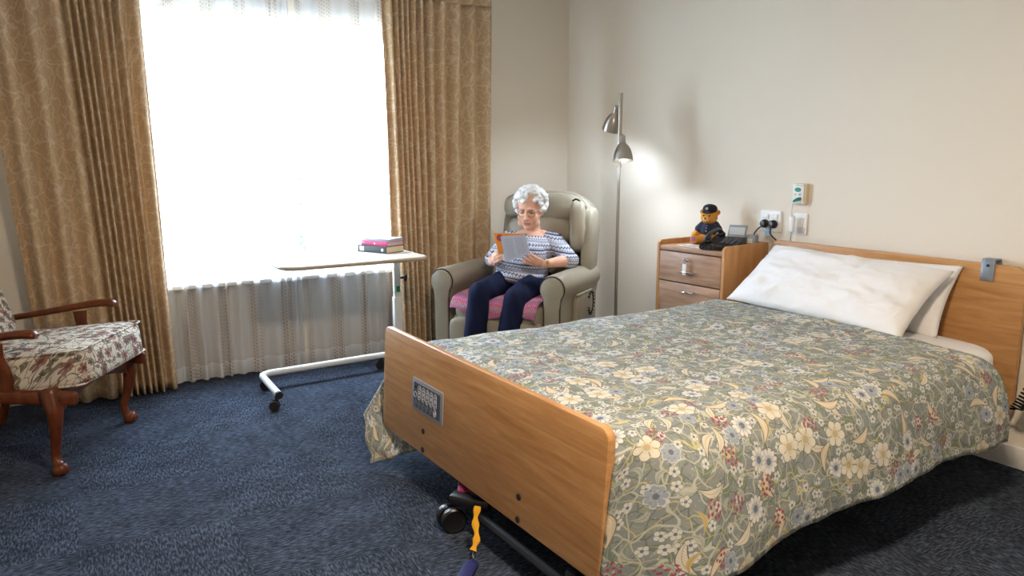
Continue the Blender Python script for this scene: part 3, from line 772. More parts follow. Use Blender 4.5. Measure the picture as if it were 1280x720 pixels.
ks = thing('strap_tag', 'navy tag on a yellow strap below the footboard', 'tag', (1.14, 2.05, 0), R(48))
b = MB(); b.tube(catmull([(.075, 0, .165), (.055, .004, .12), (.028, -.006, .075), (.008, .002, .04)], 6), [.010 + .003 * math.sin(i * 1.1) for i in range(19)], 8, flat=.35)
b.build('strap', 'yellow_strap', ks)
b = MB(); b.tube([Vector((.0 + .012 * math.cos(R(a)), 0, .026 + .012 * math.sin(R(a)))) for a in range(0, 360, 20)], .0018, 6, closed=True); b.build('ring', 'chrome', ks)
b = MB(); pts = [(-.145, -.024)] + [(-.145 - .024 * math.sin(R(a)), -.024 * math.cos(R(a))) for a in range(15, 166, 15)] + [(-.145, .024), (-.03, .024), (-.005, .012), (-.005, -.012), (-.03, -.024)]
b.prism(pts, .006, Matrix.Translation((0, 0, .006)) @ Matrix.Rotation(R(7), 4, 'Y'), .0015); b.build('tag_plate', 'navy_tag', ks)

# ------------------------------------------------------------------ bedside cabinet
CR = R(4.17); CW, CDp, CT = .482, .38, .85
cab = thing('bedside_cabinet', 'oak bedside cabinet with drawers and a raised rim', 'cabinet', (3.277, 3.064, 0), CR)
hx, hy = CDp / 2, CW / 2
def side_outline(r=.03):
    return [(-hx, .06), (hx, .06), (hx, CT)] + [(-hx + r - r * math.sin(R(a)), CT - r + r * math.cos(R(a))) for a in range(0, 91, 15)]
for sgn in (-1, 1):
    b = MB(); y = sgn * (hy - .010)
    b.prism(side_outline(), .02, Matrix(((1, 0, 0, 0), (0, 0, 1, y - .01), (0, 1, 0, 0), (0, 0, 0, 1))), .003); b.build('side_panel', 'oak_side', cab)
b = MB(); b.box((.004, 0, .812), (CDp - .012, CW - .042, .02), bev=.003); b.build('top', 'oak_side', cab)
b = MB(); b.box((hx - .008, 0, .455), (.014, CW - .042, .79)); b.build('back_panel', 'oak_side', cab)
b = MB(); b.box((-hx + .010, 0, .808), (.016, CW - .042, .026), bev=.003); b.build('front_rail', 'oak_drawer', cab)
b = MB(); b.box((.0, 0, .075), (CDp - .04, CW - .045, .03)); b.box((-hx + .02, 0, .10), (.018, CW - .042, .06)); b.build('plinth', 'oak_drawer', cab)
for k, (z0, z1) in enumerate(((.622, .790), (.444, .616), (.265, .438), (.135, .259))):
    b = MB(); b.box((-hx + .008, 0, (z0 + z1) / 2), (.018, CW - .046, z1 - z0), bev=.0025)
    b.box((.02, 0, (z0 + z1) / 2), (CDp - .09, CW - .08, z1 - z0 - .03))
    d = b.build('drawer', 'oak_drawer', cab)
    zc = (z0 + z1) / 2 - (.02 if k == 0 else -.045)
    b = MB(); b.tube([(-hx - .0, .045, zc), (-hx - .022, .045, zc), (-hx - .026, .04, zc), (-hx - .026, -.04, zc), (-hx - .022, -.045, zc), (-hx, -.045, zc)], .0055, 10, flat=.8); b.build('handle', 'chrome', d)
    if k == 0:
        b = MB(); b.cyl((-hx - .004, .012, .752), (-hx, .012, .752), .011); lk = b.build('lock', 'chrome', d)
for x in (-.14, .14):
    for y in (-.18, .18):
        b = MB(); b.cyl((x, y - .01, .028), (x, y + .01, .028), .028); b.cyl((x, y, .03), (x, y, .07), .012); b.build('caster', 'black_plastic', cab)
ky = thing('drawer_key', 'key with a white tag hanging in the top drawer lock', 'key', cab.matrix_basis @ Vector((-hx - .004, .012, .752)), CR)
b = MB(); b.cyl((0, 0, 0), (-.012, 0, 0), .004); b.lathe([(.0, -.0015), (.012, -.0015), (.012, .0015), (0, .0015)], 20, axis_mat((0, 1, 0), (-.02, 0, .004))); b.build('key_head', 'chrome', ky)
b = MB(); b.tube([Vector((-.02, .008 * math.cos(R(a)), -.010 + .010 * math.sin(R(a)))) for a in range(0, 360, 20)], .001, 6, closed=True); b.build('ring', 'chrome', ky)
b = MB(); b.box((-.021, 0, -.050), (.004, .026, .062), (0, 0, 0), bev=.0015); b.build('key_tag', 'paper_white', ky)
def cabp(x, y, z): return cab.matrix_basis @ Vector((x, y, z))
ZT = .8225
# leaflet
lf = thing('leaflet', 'printed leaflet lying on the bedside cabinet', 'leaflet', cabp(-.105, .03, ZT), CR + R(-8))
b = MB(); b.box((0, 0, .001), (.105, .20, .0014)); b.build('sheet', 'paper_white', lf)
for k in range(3):
    b = MB(); b.box((-.03 + .028 * k, .02 - .02 * k, .0019), (.014, .11 - .02 * k, .0006)); b.build('print_block', 'print_rose' if k == 1 else 'button_grey', lf)

# teddy
bear = thing('teddy_bear', 'golden teddy bear in a navy cap and shirt sitting on the cabinet', 'teddy bear', cabp(.075, .085, ZT), R(-68))
b = MB()   # faces local -y
b.ell((0, 0, .065), (.050, .045, .065)); b.ell((0, -.010, .155), (.049, .043, .044))
for s in (-1, 1):
    b.ell((s * .047, .0, .182), (.016, .008, .016)); b.cap((s * .04, 0, .105), .02, (s * .078, -.022, .045), .022); b.cap((s * .03, -.03, .024), .026, (s * .046, -.092, .024), .024)
    b.ell((s * .048, -.108, .030), (.024, .014, .029))
b.ell((0, -.048, .143), (.022, .020, .017))
remesh(b, 'body', 'bear_fur', bear, .004, 3, lambda p: p + Vector((fbm(p.x * 90, p.y * 90, p.z * 90) * .0012,) * 3))
b = MB(); b.ell((0, -.056, .142), (.0185, .0145, .0135)); b.build('muzzle', 'bear_muzzle', bear)
b = MB(); b.ell((0, -.071, .150), (.006, .004, .0045)); b.build('nose', 'matte_black', bear)
for s in (-1, 1):
    b = MB(); b.ell((s * .018, -.050, .164), .0048); b.build('eye', 'black_plastic', bear)
b = MB(); b.ell((-.048, -.1215, .032), (.014, .003, .016)); b.build('paw_pad', 'purple_print', bear)
b = MB(); b.ell((.048, -.1215, .032), (.014, .003, .016)); b.build('paw_pad', 'bear_muzzle', bear)
b = MB(); b.ell((0, 0, .075), (.0545, .0495, .050)); b.cap((-.036, 0, .108), .024, (-.056, -.011, .082), .027); b.cap((.036, 0, .108), .024, (.056, -.011, .082), .027); b.ell((0, -.005, .112), (.034, .034, .014))
sh = remesh(b, 'shirt', 'shirt_navy', bear, .004, 3)
for z in (.075, .092, .106):
    b = MB(); b.ell((0, -.050 + (z - .075) * .25, z), .003); b.build('button', 'silver_badge', sh)
b = MB(); b.lathe([(.039, 0), (.042, .006), (.0425, .016), (.040, .028), (.033, .038), (.019, .045), (0, .048)], 28, Matrix.Translation((0, -.002, .182)) @ Matrix.Rotation(R(-6), 4, 'X'))
cp_ = b.build('cap', 'cap_navy', bear)
b = MB(); b.prism([(-.042, 0), (-.036, -.016), (-.02, -.028), (0, -.032), (.02, -.028), (.036, -.016), (.042, 0)], .004, Matrix.Diagonal((.9, .8, 1, 1)) @ Matrix.Translation((0, -.036, .184)) @ Matrix.Rotation(R(14), 4, 'X'), .001); b.build('peak', 'cap_navy', cp_)
b = MB(); b.lathe([(0, 0), (.009, 0), (.006, .003), (0, .003)], 8, axis_mat((0, -1, .35), (0, -.050, .205))); b.build('badge', 'silver_badge', cp_)

# telephone
tel = thing('telephone', 'black corded desk telephone on the bedside cabinet', 'telephone', cabp(-.030, -.112, ZT), CR + R(-72))
b = MB()      # local: front -y, handset on -x side
b.prism([(-.10, 0), (.10, 0), (.10, .055), (.06, .052), (-.10, .022)], .18, Matrix(((0, 0, 1, -.09), (1, 0, 0, 0), (0, 1, 0, 0), (0, 0, 0, 1))), .006); b.build('base', 'black_plastic', tel)
b = MB(); hp = catmull([(-.062, -.105, .045), (-.062, -.07, .078), (-.062, -.01, .090), (-.062, .05, .095), (-.062, .09, .085), (-.062, .105, .066)], 6); b.tube(hp, [.026, .0245, .022, .019, .016, .0145] + [.0135] * 19 + [.0145, .016, .019, .022, .0245, .026], 14, flat=.75)
b.ell((-.062, -.100, .044), (.027, .027, .018)); b.ell((-.062, .100, .064), (.027, .027, .018)); hs = b.build('handset', 'black_plastic', tel)
b = MB(); b.box((.030, .112, .085), (.105, .012, .075), (R(-28), 0, 0), bev=.005); ds = b.build('display_hood', 'grey_plastic', tel)
b = MB(); b.box((.030, .104, .087), (.088, .003, .045), (R(-28), 0, 0)); b.build('display', 'screen_lcd', ds)
for i in range(3):
    for j in range(4):
        b = MB(); yy = -.07 + j * .026; b.box((.010 + i * .026, yy, .0285 + (yy + .10) * .19), (.018, .014, .008), (R(11), 0, 0), bev=.002); b.build('key', 'panel_dark', tel)
b = MB(); path = catmull([(-.07, -.11, .035), (-.075, -.15, .014), (-.02, -.165, .013), (.03, -.15, .013), (.0, -.125, .013), (-.05, -.128, .014)], 30)
pp = []
for k, c in enumerate(path):
    a = k * .95; pp.append(c + Vector((.009 * math.cos(a), .004 * math.cos(a), .010 * math.sin(a))))
b.tube(pp, .0035, 6); b.build('coil_cord', 'black_plastic', tel)

# ------------------------------------------------------------------ wall fittings
def plate(name, label, cat, y, z, wy, hz, d=.010, mat='white_plastic'):
    th = thing(name, label, cat, (XB, y, z))
    b = MB(); b.prism(round_rect(wy, hz, .006), d, Matrix(((0, 0, -1, 0), (1, 0, 0, 0), (0, 1, 0, 0), (0, 0, 0, 1))), .002); b.build('face_plate', mat, th); return th
so = plate('wall_socket', 'white wall socket with two rocker switches behind the telephone', 'socket', 2.85, .968, .142, .118, .011)
for s in (-1, 1):
    b = MB(); b.box((-.013, s * .030, .026), (.006, .040, .026), (0, R(4), 0), bev=.002); b.build('switch', 'white_plastic', so)
    b = MB(); b.box((-.012, s * .030 - .006, -.012), (.001, .002, .010)); b.box((-.012, s * .030 + .006, -.012), (.001, .002, .010)); b.build('outlet_slot', 'panel_dark', so)
for s, lab in ((1, 'black round power plug in the left wall outlet'), (-1, 'black round power plug in the right wall outlet, blue tag below')):
    pg = thing('power_plug', lab, 'plug', (XB - .011, 2.85 + s * .030, .952), 0, 'power plugs in the wall socket')
    b = MB(); b.lathe([(0, 0), (.022, 0), (.024, .006), (.022, .024), (.016, .032), (0, .034)], 24, axis_mat((-1, 0, 0))); b.build('plug_body', 'black_plastic', pg)
    ex = [(-.026, 0, -.01), (-.06, .01 * s, -.035), (-.075, .03, -.085), (-.05, .06, -.112), (-.03, .09 * s, -.118)] if s > 0 else [(-.026, 0, -.01), (-.045, -.012, -.05), (-.03, -.05, -.090), (-.010, -.075, -.128), (-.008, -.08, -.20)]
    b = MB(); b.tube(catmull(ex, 8), .0038, 8); b.build('flex', 'black_plastic', pg)
    if s < 0:
        b = MB(); b.box((-.040, .012, -.042), (.004, .022, .036), (0, 0, R(12)), bev=.0015); b.build('blue_tag', 'blue_mark', pg)
ad = thing('power_adapter', 'small grey adapter behind the telephone below the socket', 'adapter', (XB - .10, 2.895, ZT), R(12))
b = MB(); b.box((0, 0, .035), (.045, .06, .07), bev=.006); b.build('case', 'grey_plastic', ad)
b = MB(); b.box((-.0235, 0, .036), (.002, .03, .025)); b.build('rating_label', 'paper_white', ad)
nc = plate('nurse_call_unit', 'cream and white wall call unit with a green oval button', 'call unit', 2.658, 1.127, .082, .108, .026, 'cream_plastic')
b = MB(); b.box((-.028, .006, 0), (.005, .070, .104), bev=.0018); fc = b.build('front_face', 'white_plastic', nc)
b = MB(); b.lathe([(0, 0), (1, 0), (.9, .003), (0, .004)], 24, Matrix.Translation((-.030, .008, .022)) @ Matrix(((0, 0, -1, 0), (.021, 0, 0, 0), (0, .012, 0, 0), (0, 0, 0, 1)))); b.build('green_button', 'green_mark', nc)
for y, m in ((.022, 'yellow_mark'), (-.006, 'blue_mark')):
    b = MB(); b.box((-.031, y, -.003), (.002, .012, .008), bev=.0006); b.build('small_mark', m, nc)
b = MB(); b.box((-.031, -.004, .044), (.0015, .045, .003)); b.build('print_line', 'button_grey', nc)
b = MB(); b.tube([(-.030, -.012, -.024), (-.044, -.008, -.027), (-.050, .006, -.034), (-.050, .018, -.040)], [.007, .009, .008, .005], 10); b.build('green_lead_plug', 'green_mark', nc)
sw = plate('light_switch', 'white wall switch plate under the call panel', 'switch', 2.655, .966, .082, .118, .010)
b = MB(); b.box((-.013, -.006, .006), (.006, .03, .05), (0, R(3), 0), bev=.002); b.build('rocker', 'white_plastic', sw)
b = MB(); b.box((-.011, -.006, -.036), (.002, .05, .03), bev=.0008); b.build('socket_cover', 'light_mark', sw)
pe = thing('call_pendant', 'white corded call pendant hanging before the wall switch', 'call pendant', (XB - .04, 2.683, .955))
b = MB(); b.box((0, 0, .01), (.022, .034, .085), bev=.007); b.build('handpiece', 'white_plastic', pe)
b = MB(); b.tube(catmull([(-.012, -.008, .135), (-.012, -.003, .10), (0, 0, .052)], 8), .0024, 6); b.build('cord', 'white_plastic', pe)
b = MB(); b.tube(catmull([(0, 0, -.032), (.002, .004, -.07), (.010, .010, -.12), (.022, .016, -.20)], 8), .0022, 6); b.build('tail_cord', 'grey_plastic', pe)

# ------------------------------------------------------------------ floor lamp
LX, LY = 3.13, 3.72
lamp = thing('floor_lamp', 'brushed nickel floor lamp with two bell shades beside the recliner', 'floor lamp', (LX, LY, 0))
b = MB(); b.lathe([(0, 0), (.125, 0), (.127, .006), (.120, .016), (.03, .022), (.014, .03), (0, .03)], 40); b.build('base', 'nickel', lamp)
b = MB(); b.cyl((0, 0, .02), (0, 0, 1.26), .0105, None, 20); b.cyl((0, 0, 1.26), (0, 0, 1.705), .0125, None, 20); b.cyl((0, 0, 1.255), (0, 0, 1.268), .0145); b.build('pole', 'nickel', lamp)
def shade(pivot, d, k=1.0):
    """bell with its neck at the pivot, opening towards d"""
    M = axis_mat(d, pivot); P = []
    o = [(.0, -.006), (.014, -.004), (.0175, .0), (.0175, .038), (.021, .046), (.036, .062), (.048, .085), (.056, .112), (.060, .140), (.0615, .152)]
    i = [(r - .0018, z) for r, z in o[::-1][:-4]] + [(.016, .046), (0, .044)]
    b = MB(); b.lathe([(r * k, z * k) for r, z in o + i], 40, M); s = b.build('lamp_shade', 'nickel', lamp)
    b = MB(); b.ell(M @ Vector((0, 0, .108 * k)), (.030 * k, .030 * k, .034 * k)); b.build('bulb', 'bulb_glow', s)
    l = bpy.data.lights.new('bulb_light', 'SPOT'); l.energy = LAMP_W; l.color = (.72, .85, 1.0); l.spot_size = R(150); l.spot_blend = .6; l.shadow_soft_size = .03
    lo = bpy.data.objects.new('bulb_light', l); COL.objects.link(lo); lo.parent = s
    lo.matrix_local = axis_mat(-Vector(d), M @ Vector((0, 0, .146 * k)))
    return s
LAMP_W = 7.5
rt = Vector((.846, -.533, 0)); fwv = Vector((.533, .846, 0))      # across and away, as one walks in
b = MB(); b.tube([(0, 0, 1.44), (rt * .014 - fwv * .03) + Vector((0, 0, 1.452)), (rt * .014 - fwv * .035) + Vector((0, 0, 1.447))], .007, 8); b.build('lower_joint', 'nickel', lamp)
shade(rt * .012 - fwv * .036 + Vector((0, 0, 1.445)), (rt * .02 - fwv * .20) + Vector((0, 0, -1)))
b = MB(); b.tube([(0, 0, 1.605), (-rt * .022 + fwv * .0) + Vector((0, 0, 1.62))], .007, 8); b.build('upper_joint', 'nickel', lamp)
shade(-rt * .020 + fwv * .015 + Vector((0, 0, 1.625)), (-rt * .16 + fwv * .42) + Vector((0, 0, -1)))

# ------------------------------------------------------------------ overbed table
TZ = .76
tb = thing('overbed_table', 'white overbed table on a wheeled C-shaped base before the window', 'overbed table', (1.5, 4.2, 0))
to = Vector((1.5, 4.2, 0))
def tp_(x, y, z): return Vector((x, y, z)) - to
b = MB(); b.prism(round_rect(.83, .545, .075, 8), .020, Matrix.Translation(tp_(1.505, 4.205, TZ - .020)), .003); top = b.build('table_top', 'table_laminate', tb)
rr = round_rect(.832, .547, .076, 8)
b = MB(); b.tube([tp_(1.505 + x, 4.205 + y, TZ - .012) for x, y in rr], .0115, 8, closed=True); b.build('edge_moulding', 'table_edge', tb)
b = MB(); b.box(tp_(1.925, 4.42, .52), (.045, .028, .42), bev=.008); b.build('upper_column', 'white_metal', tb)
b = MB(); b.box(tp_(1.925, 4.42, .26), (.055, .038, .38), bev=.008); lc = b.build('column', 'white_metal', tb)
b = MB(); b.tube([tp_(1.925, 4.42, .70), tp_(1.92, 4.41, .728), tp_(1.87, 4.38, .736), tp_(1.45, 4.2, .736)], .014, 10); b.build('support_arm', 'white_metal', tb)
b = MB(); b.box(tp_(1.45, 4.2, .733), (.5, .14, .012)); b.build('support_plate', 'grey_plastic', tb)
b = MB(); b.lathe([(0, 0), (.008, 0), (.008, .02), (.02, .022), (.023, .03), (.02, .04), (0, .042)], 8, axis_mat((.9, -.3, 0), tp_(1.945, 4.405, .57))); b.build('height_knob', 'matte_black', tb)
b = MB(); b.box(tp_(1.928, 4.4045, .50), (.022, .003, .036)); b.build('sticker', 'green_sticker', tb)
bz = .090
tub = [tp_(2.02, 3.90, bz), tp_(2.02, 4.32, bz)] + [tp_(1.95 + .07 * math.cos(R(a)), 4.33 + .07 * math.sin(R(a)), bz) for a in (15, 40, 65, 90)] + [tp_(1.11, 4.365, bz)] + [tp_(1.10 - .06 * math.sin(R(a)), 4.305 + .06 * math.cos(R(a)), bz) for a in (10, 35, 60, 85)] + [tp_(1.025, 3.93, bz)]
b = MB(); b.tube(tub, .019, 14); b.build('base_tube', 'white_metal', tb)
for (x, y) in ((1.025, 3.93), (2.02, 3.90)):
    b = MB(); b.cyl(tp_(x, y - .002, bz), tp_(x, y - .022, bz), .0195); b.build('end_cap', 'matte_black', tb)
for (x, y) in ((1.02, 3.96), (1.075, 4.36), (1.80, 4.40), (2.02, 3.93)):
    b = MB(); b.cyl(tp_(x, y, bz - .01), tp_(x, y, .055), .008); b.box(tp_(x - .008, y - .004, .052), (.032, .03, .022), bev=.006); c = b.build('caster', 'matte_black', tb)
    for s in (-.013, .013):
        b = MB(); b.lathe([(0, -.008), (.024, -.008), (.027, -.004), (.027, .004), (.024, .008), (0, .008)], 22, axis_mat((.5, 1, 0), tp_(x - .012, y - .006, .0275) + Vector((.45, .9, 0)) * s)); b.build('wheel', 'matte_black', c)
# books: spine faces -x local
def book(label, loc, rz, L, Wd, H, cover, pages, group='books stacked on the overbed table'):
    th = thing('book', label, 'book', loc, rz, group)
    b = MB(); b.box((0, 0, .0015), (Wd, L, .003)); b.box((0, 0, H - .0015), (Wd, L, .003)); b.box((-Wd / 2 + .0015, 0, H / 2), (.003, L, H), bev=.001); b.build('cover', cover, th)
    b = MB(); b.box((.002, 0, H / 2), (Wd - .010, L - .008, H - .0065)); b.build('pages', pages, th)
    return th
bz0 = R(24)
b1 = book('thick charcoal book at the bottom of the stack on the overbed table', (1.775, 4.30, TZ), bz0, .235, .155, .040, 'book_charcoal', 'book_pages')
b = MB(); b.box((-.0785, .080, .020), (.002, .038, .028)); b.build('spine_label', 'paper_white', b1)
b = MB(); b.lathe([(0, 0), (.010, 0), (.010, .001), (0, .001)], 16, axis_mat((-1, 0, 0), (-.0775, -.085, .020))); b.build('spine_emblem', 'light_mark', b1)
b2 = book('pink book in the middle of the stack on the overbed table', (1.785, 4.297, TZ + .0402), bz0 - R(1), .215, .14, .026, 'book_pink', 'pages_grey')
b = MB(); b.prism([(-.006, 0), (0, -.006), (.006, 0), (0, .006)], .001, Matrix(((0, 0, -1, -.0703), (1, 0, 0, -.005), (0, 1, 0, .013), (0, 0, 0, 1)))); b.build('spine_emblem', 'light_mark', b2)
b = MB(); b.box((-.03, .115, .012), (.03, .03, .002)); b.build('bookmark', 'bookmark_red', b2)
b3 = book('slim lilac book on top of the stack on the overbed table', (1.79, 4.295, TZ + .0664), bz0 + R(3), .20, .135, .016, 'book_lilac', 'pages_grey')
gl = thing('drinking_glass', 'clear drinking glass left of the books on the overbed table', 'glass', (1.605, 4.41, TZ + .0005))
b = MB(); b.lathe([(0, 0), (.027, 0), (.029, .003), (.034, .088), (.0325, .089), (.0275, .010), (0, .008)], 32); b.build('tumbler', 'glass', gl)

# ------------------------------------------------------------------ recliner (local: faces -y, +x is the sitter's left)
RO, RZ, RS, RF = Vector((2.580, 4.038, .0466)), R(-57.7425), .965, -.0483   # RF: floor height in the chair's frame
rc = thing('recliner_chair', 'taupe leather lift recliner with rolled arms in the corner', 'recliner', RO, RZ); rc.scale = (RS,) * 3
BX = .055
b = MB(); b.box((0, -.01, .19), (.62, .60, .26), bev=.02); b.build('seat_base', 'leather', rc)
b = MB(); b.sq((0, -.045, .355), (.64, .62, .15), 5, None, .10, 14); b.build('seat_cushion', 'leather', rc, 180)
b = MB(); b.sq((0, -.345, .20), (.61, .07, .25), 6, None, 0, 10); b.build('footrest', 'leather', rc, 180)
def arm_outline():
    pts = []
    for a in range(-40, 221, 13): pts.append((.081 * math.cos(R(a)), .540 + .081 * math.sin(R(a))))
    return pts + [(-.052, .42), (-.050, .05), (.050, .05), (.052, .42)]
XZ = Matrix(((1, 0, 0, 0), (0, 0, 1, 0), (0, 1, 0, 0), (0, 0, 0, 1)))
for sx in (-.383, .383):
    b = MB(); b.prism(arm_outline(), .66 if sx > 0 else .59, Matrix.Translation((sx, -.315, 0)) @ XZ, .02, 3); a = b.build('armrest', 'leather', rc, 50)
    b = MB(); b.prism([(x * .93, .32 + (z - .32) * .95) for x, z in arm_outline()], .016, Matrix.Translation((sx, -.328, 0)) @ XZ, .006); b.build('arm_front_panel', 'leather', a)
    b = MB(); b.tube([(sx + x * .97, -.314, .32 + (z - .32) * .975) for x, z in arm_outline()], .0035, 6, closed=True); b.build('piping', 'matte_black', a)
lean = R(-11)
def back_fn(p):
    # shoulders rounded off towards the top
    z = p.z / .33
    if z > .55: p.x *= 1 - .16 * ((z - .55) / .45) ** 2
    return p
b = MB(); b.sq((BX + .01, .395, .71), (.69, .17, .76), 5, (lean, 0, 0), 0, 14, back_fn); b.build('backrest', 'leather', rc, 180)
b = MB(); b.sq((BX, .275, .585), (.56, .15, .34), 4, (lean, 0, 0), 0, 12); b.build('lumbar_cushion', 'leather', rc, 180)
def channel(p):
    p.y -= .010 * math.cos(p.x * 36) * 0 + .012 * (1 if abs((p.z + .02)) > .02 else .4) * 0
    return p
b = MB(); b.sq((BX, .300, .825), (.50, .16, .19), 3.6, (lean, 0, 0), 0, 12); b.build('middle_cushion', 'leather', rc, 180)
b = MB(); b.sq((BX - .015, .335, .985), (.56, .17, .19), 3.4, (lean, 0, 0), 0, 12, lambda p: p + Vector((0, .008 * fbm(p.x * 12, p.z * 12, 3), .01 * fbm(p.x * 8, p.y * 8, 1)))); b.build('headrest', 'leather', rc, 180)
b = MB(); b.sq((BX + .275, .25, .865), (.11, .20, .33), 4, (lean, 0, R(16)), 0, 10, lambda p: p + Vector((.006 * fbm(p.z * 14, p.y * 9, 2), 0, 0))); b.build('side_bolster', 'leather', rc, 180)
b = MB(); b.sq((BX + .345, .29, .76), (.085, .23, .46), 4, (lean, 0, R(6)), 0, 10); b.build('wing', 'leather', rc, 180)
b = MB(); b.tube(catmull([(BX + .235, .25, 1.035), (BX + .27, .235, 1.045), (BX + .315, .25, 1.005), (BX + .33, .27, .96)], 6), .006, 8); b.tube([(BX + .27, .20, 1.0), (BX + .30, .19, .985)], .006, 8); b.build('strap', 'matte_black', rc)
po = MB(); po.sq((.452, .02, .365), (.05, .27, .22), 5, None, 0, 10, lambda p: p + Vector((.012 * (p.z / .11) * .5, 0, 0))); po.build('side_pouch', 'leather', rc, 180)
b = MB(); b.box((.470, .0, .475), (.022, .26, .012), (0, R(-14), 0), bev=.005); b.build('pouch_flap', 'leather', rc)
b = MB(); lp = [Vector((.500, .050 + .052 * math.cos(R(a)), .405 + .070 * math.sin(R(a)))) for a in range(150, -160, -6)]
pp = []
for k, c in enumerate(lp):
    a = k * 1.9; pp.append(c + Vector((.006 * math.cos(a), .008 * math.sin(a), .008 * math.sin(a))))
b.tube(pp, .0042, 6); b.build('handset_cord', 'matte_black', rc)
for x in (-.33, .33):
    for y in (-.25, .28):
        b = MB(); b.cyl((x, y, RF), (x, y, .07), .022, .027); b.build('foot', 'matte_black', rc)

# crocheted rug on the seat
bl = MB()
def bl_fn(u, v):
    x = -.295 + .59 * u
    prof = catmull([(.20, .437), (-.05, .447), (-.24, .446), (-.33, .425), (-.368, .375), (-.372, .345)], 6)
    k = v * (len(prof) - 1); i = min(int(k), len(prof) - 2); p = prof[i].lerp(prof[i + 1], k - i)
    y, z = p.x, p.y
    e = abs(u - .5) * 2
    if v > .75: z += .02 * math.sin(u * 9 + 1) * (v - .75) * 4 - .0 * e; y -= .008 * math.sin(u * 14)
    z += .018 * math.exp(-((u - .04) / .12) ** 2) + .012 * math.exp(-((u - .97) / .06) ** 2) * v
    return (x, y, z)
bl.grid(bl_fn, 60, 50, lambda u, v: (u * .6, v * .75))
o = bl.build('crochet_rug', 'crochet', smooth=180); o.location = RO; o.rotation_euler = (0, 0, RZ); o.scale = (RS,) * 3; solid(o, .010, 1)
tag(o, 'pink crocheted rug spread over the recliner seat under the woman', 'rug')

# ------------------------------------------------------------------ the reader
pe_ = thing('person', 'white haired person in a striped jumper reading in the recliner', 'person', RO, RZ); pe_.scale = (RS,) * 3
HC = Vector((.060, .075, .985)); HR = Matrix.Translation(HC) @ Euler((R(13), 0, R(9))).to_matrix().to_4x4() @ Matrix.Scale(1.06, 4)
body = MB()
def hd(c, r): body.ell(HR @ Vector(c), 1, (HR.to_3x3() @ Matrix.Diagonal(r if hasattr(r, '__len__') else (r,) * 3)))
hd((0, .012, .032), (.073, .088, .080)); hd((0, -.022, -.030), (.068, .068, .080)); hd((0, -.036, -.080), (.054, .046, .034)); hd((0, -.074, -.096), (.020, .016, .015))
for s in (-1, 1):
    hd((s * .039, -.058, -.038), (.027, .025, .028)); hd((s * .045, -.042, -.074), (.025, .033, .029)); hd((s * .026, -.078, .020), (.027, .011, .009)); hd((s * .072, .012, -.015), (.011, .020, .030))
    hd((s * .011, -.098, -.035), (.008, .010, .007)); hd((s * .022, -.086, -.058), (.012, .008, .012))
for q0, r0, q1, r1 in (((0, -.082, .012), .0095, (0, -.108, -.030), .0125),): body.cap(HR @ Vector(q0), r0, HR @ Vector(q1), r1)
hd((0, -.088, -.0615), (.023, .008, .0055)); hd((0, -.085, -.0725), (.021, .009, .0060)); hd((0, -.080, -.066), (.026, .010, .016))
body.cap((.058, .125, .81), .054, HR @ Vector((0, .02, -.06)), .050)
body.cap((-.01, .145, .80), .045, (.12, .145, .80), .045); body.ell((.055, .085, .785), (.062, .055, .050))
# torso and limbs beneath the clothes
body.ell((.035, .11, .72), (.155, .10, .13)); body.ell((.025, .06, .58), (.165, .12, .12)); body.cap((-.11, .15, .745), .036, (.19, .15, .745), .036)
SHL, ELL_, WRL = Vector((.205, .145, .768)), Vector((.345, .075, .664)), Vector((.252, -.130, .660))
SHR, ELR, WRR = Vector((-.125, .145, .768)), Vector((-.205, .06, .640)), Vector((-.098, -.150, .655))
for a, e, wv_ in ((SHL, ELL_, WRL), (SHR, ELR, WRR)):
    body.cap(a, .044, e, .038); body.cap(e, .038, e.lerp(wv_, .35), .037); body.cap(e.lerp(wv_, .35), .037, wv_, .0245)
KR, KL = Vector((-.085, -.365, .492)), Vector((.150, -.345, .470)); HPR, HPL = Vector((-.07, .08, .515)), Vector((.12, .08, .515))
AR, AL = Vector((-.095, -.425, .034)), Vector((.105, -.405, .034))
for h_, k_, a_ in ((HPR, KR, AR), (HPL, KL, AL)):
    body.cap(h_, .062, k_, .046); body.cap(k_, .046, a_, .030); body.cap(a_, .030, a_ + Vector((-.01, -.12, -.045)), .024)
def hand(wrist, fwd, palm, thumb_side, curls, spread=.3, lens=(.066, .074, .069, .055), tcurl=.5, tdir=None):
    f = Vector(fwd).normalized(); n = Vector(palm); n = (n - f * n.dot(f)).normalized(); s = f.cross(n) * thumb_side
    W = Vector(wrist); rot = Matrix((s, f, n)).transposed()
    body.cap(W - f * .01, .024, W + f * .02, .024)
    body.ell(W + f * .048, 1, rot @ Matrix.Diagonal((.036, .050, .0155)))
    body.ell(W + f * .028 + s * .022 + n * .006, 1, rot @ Matrix.Diagonal((.018, .030, .015)))
    tips = []
    for i in range(4):
        off = .027 - .0185 * i
        p = W + f * (.080 - .004 * abs(i - 1.2)) + s * off; d = (f + s * spread * (.5 - i / 3) * .6).normalized()
        body.cap(W + f * .045 + s * off * .7, .012, p, .0098)
        ax = d.cross(n).normalized(); L = lens[i]; ang = 0
        for j, (q, r0, r1) in enumerate(((.45, .0092, .0086), (.31, .0086, .0080), (.24, .0080, .0070))):
            ang += curls[i][j]; dd = d * math.cos(ang) + n * math.sin(ang)
            e = p + dd * L * q; body.cap(p, r0, e, r1, 12); p = e
        tips.append(p)
    p = W + f * .020 + s * .026; d = (f * .75 + s * .55 + n * .35).normalized() if tdir is None else Vector(tdir).normalized()
    for q, r0, r1 in ((.036, .012, .0105), (.030, .0105, .0095), (.022, .0095, .0078)):
        e = p + d * q; body.cap(p, r0, e, r1, 12); p = e; d = (d + n * tcurl * .4 + f * .1).normalized()
    return tips
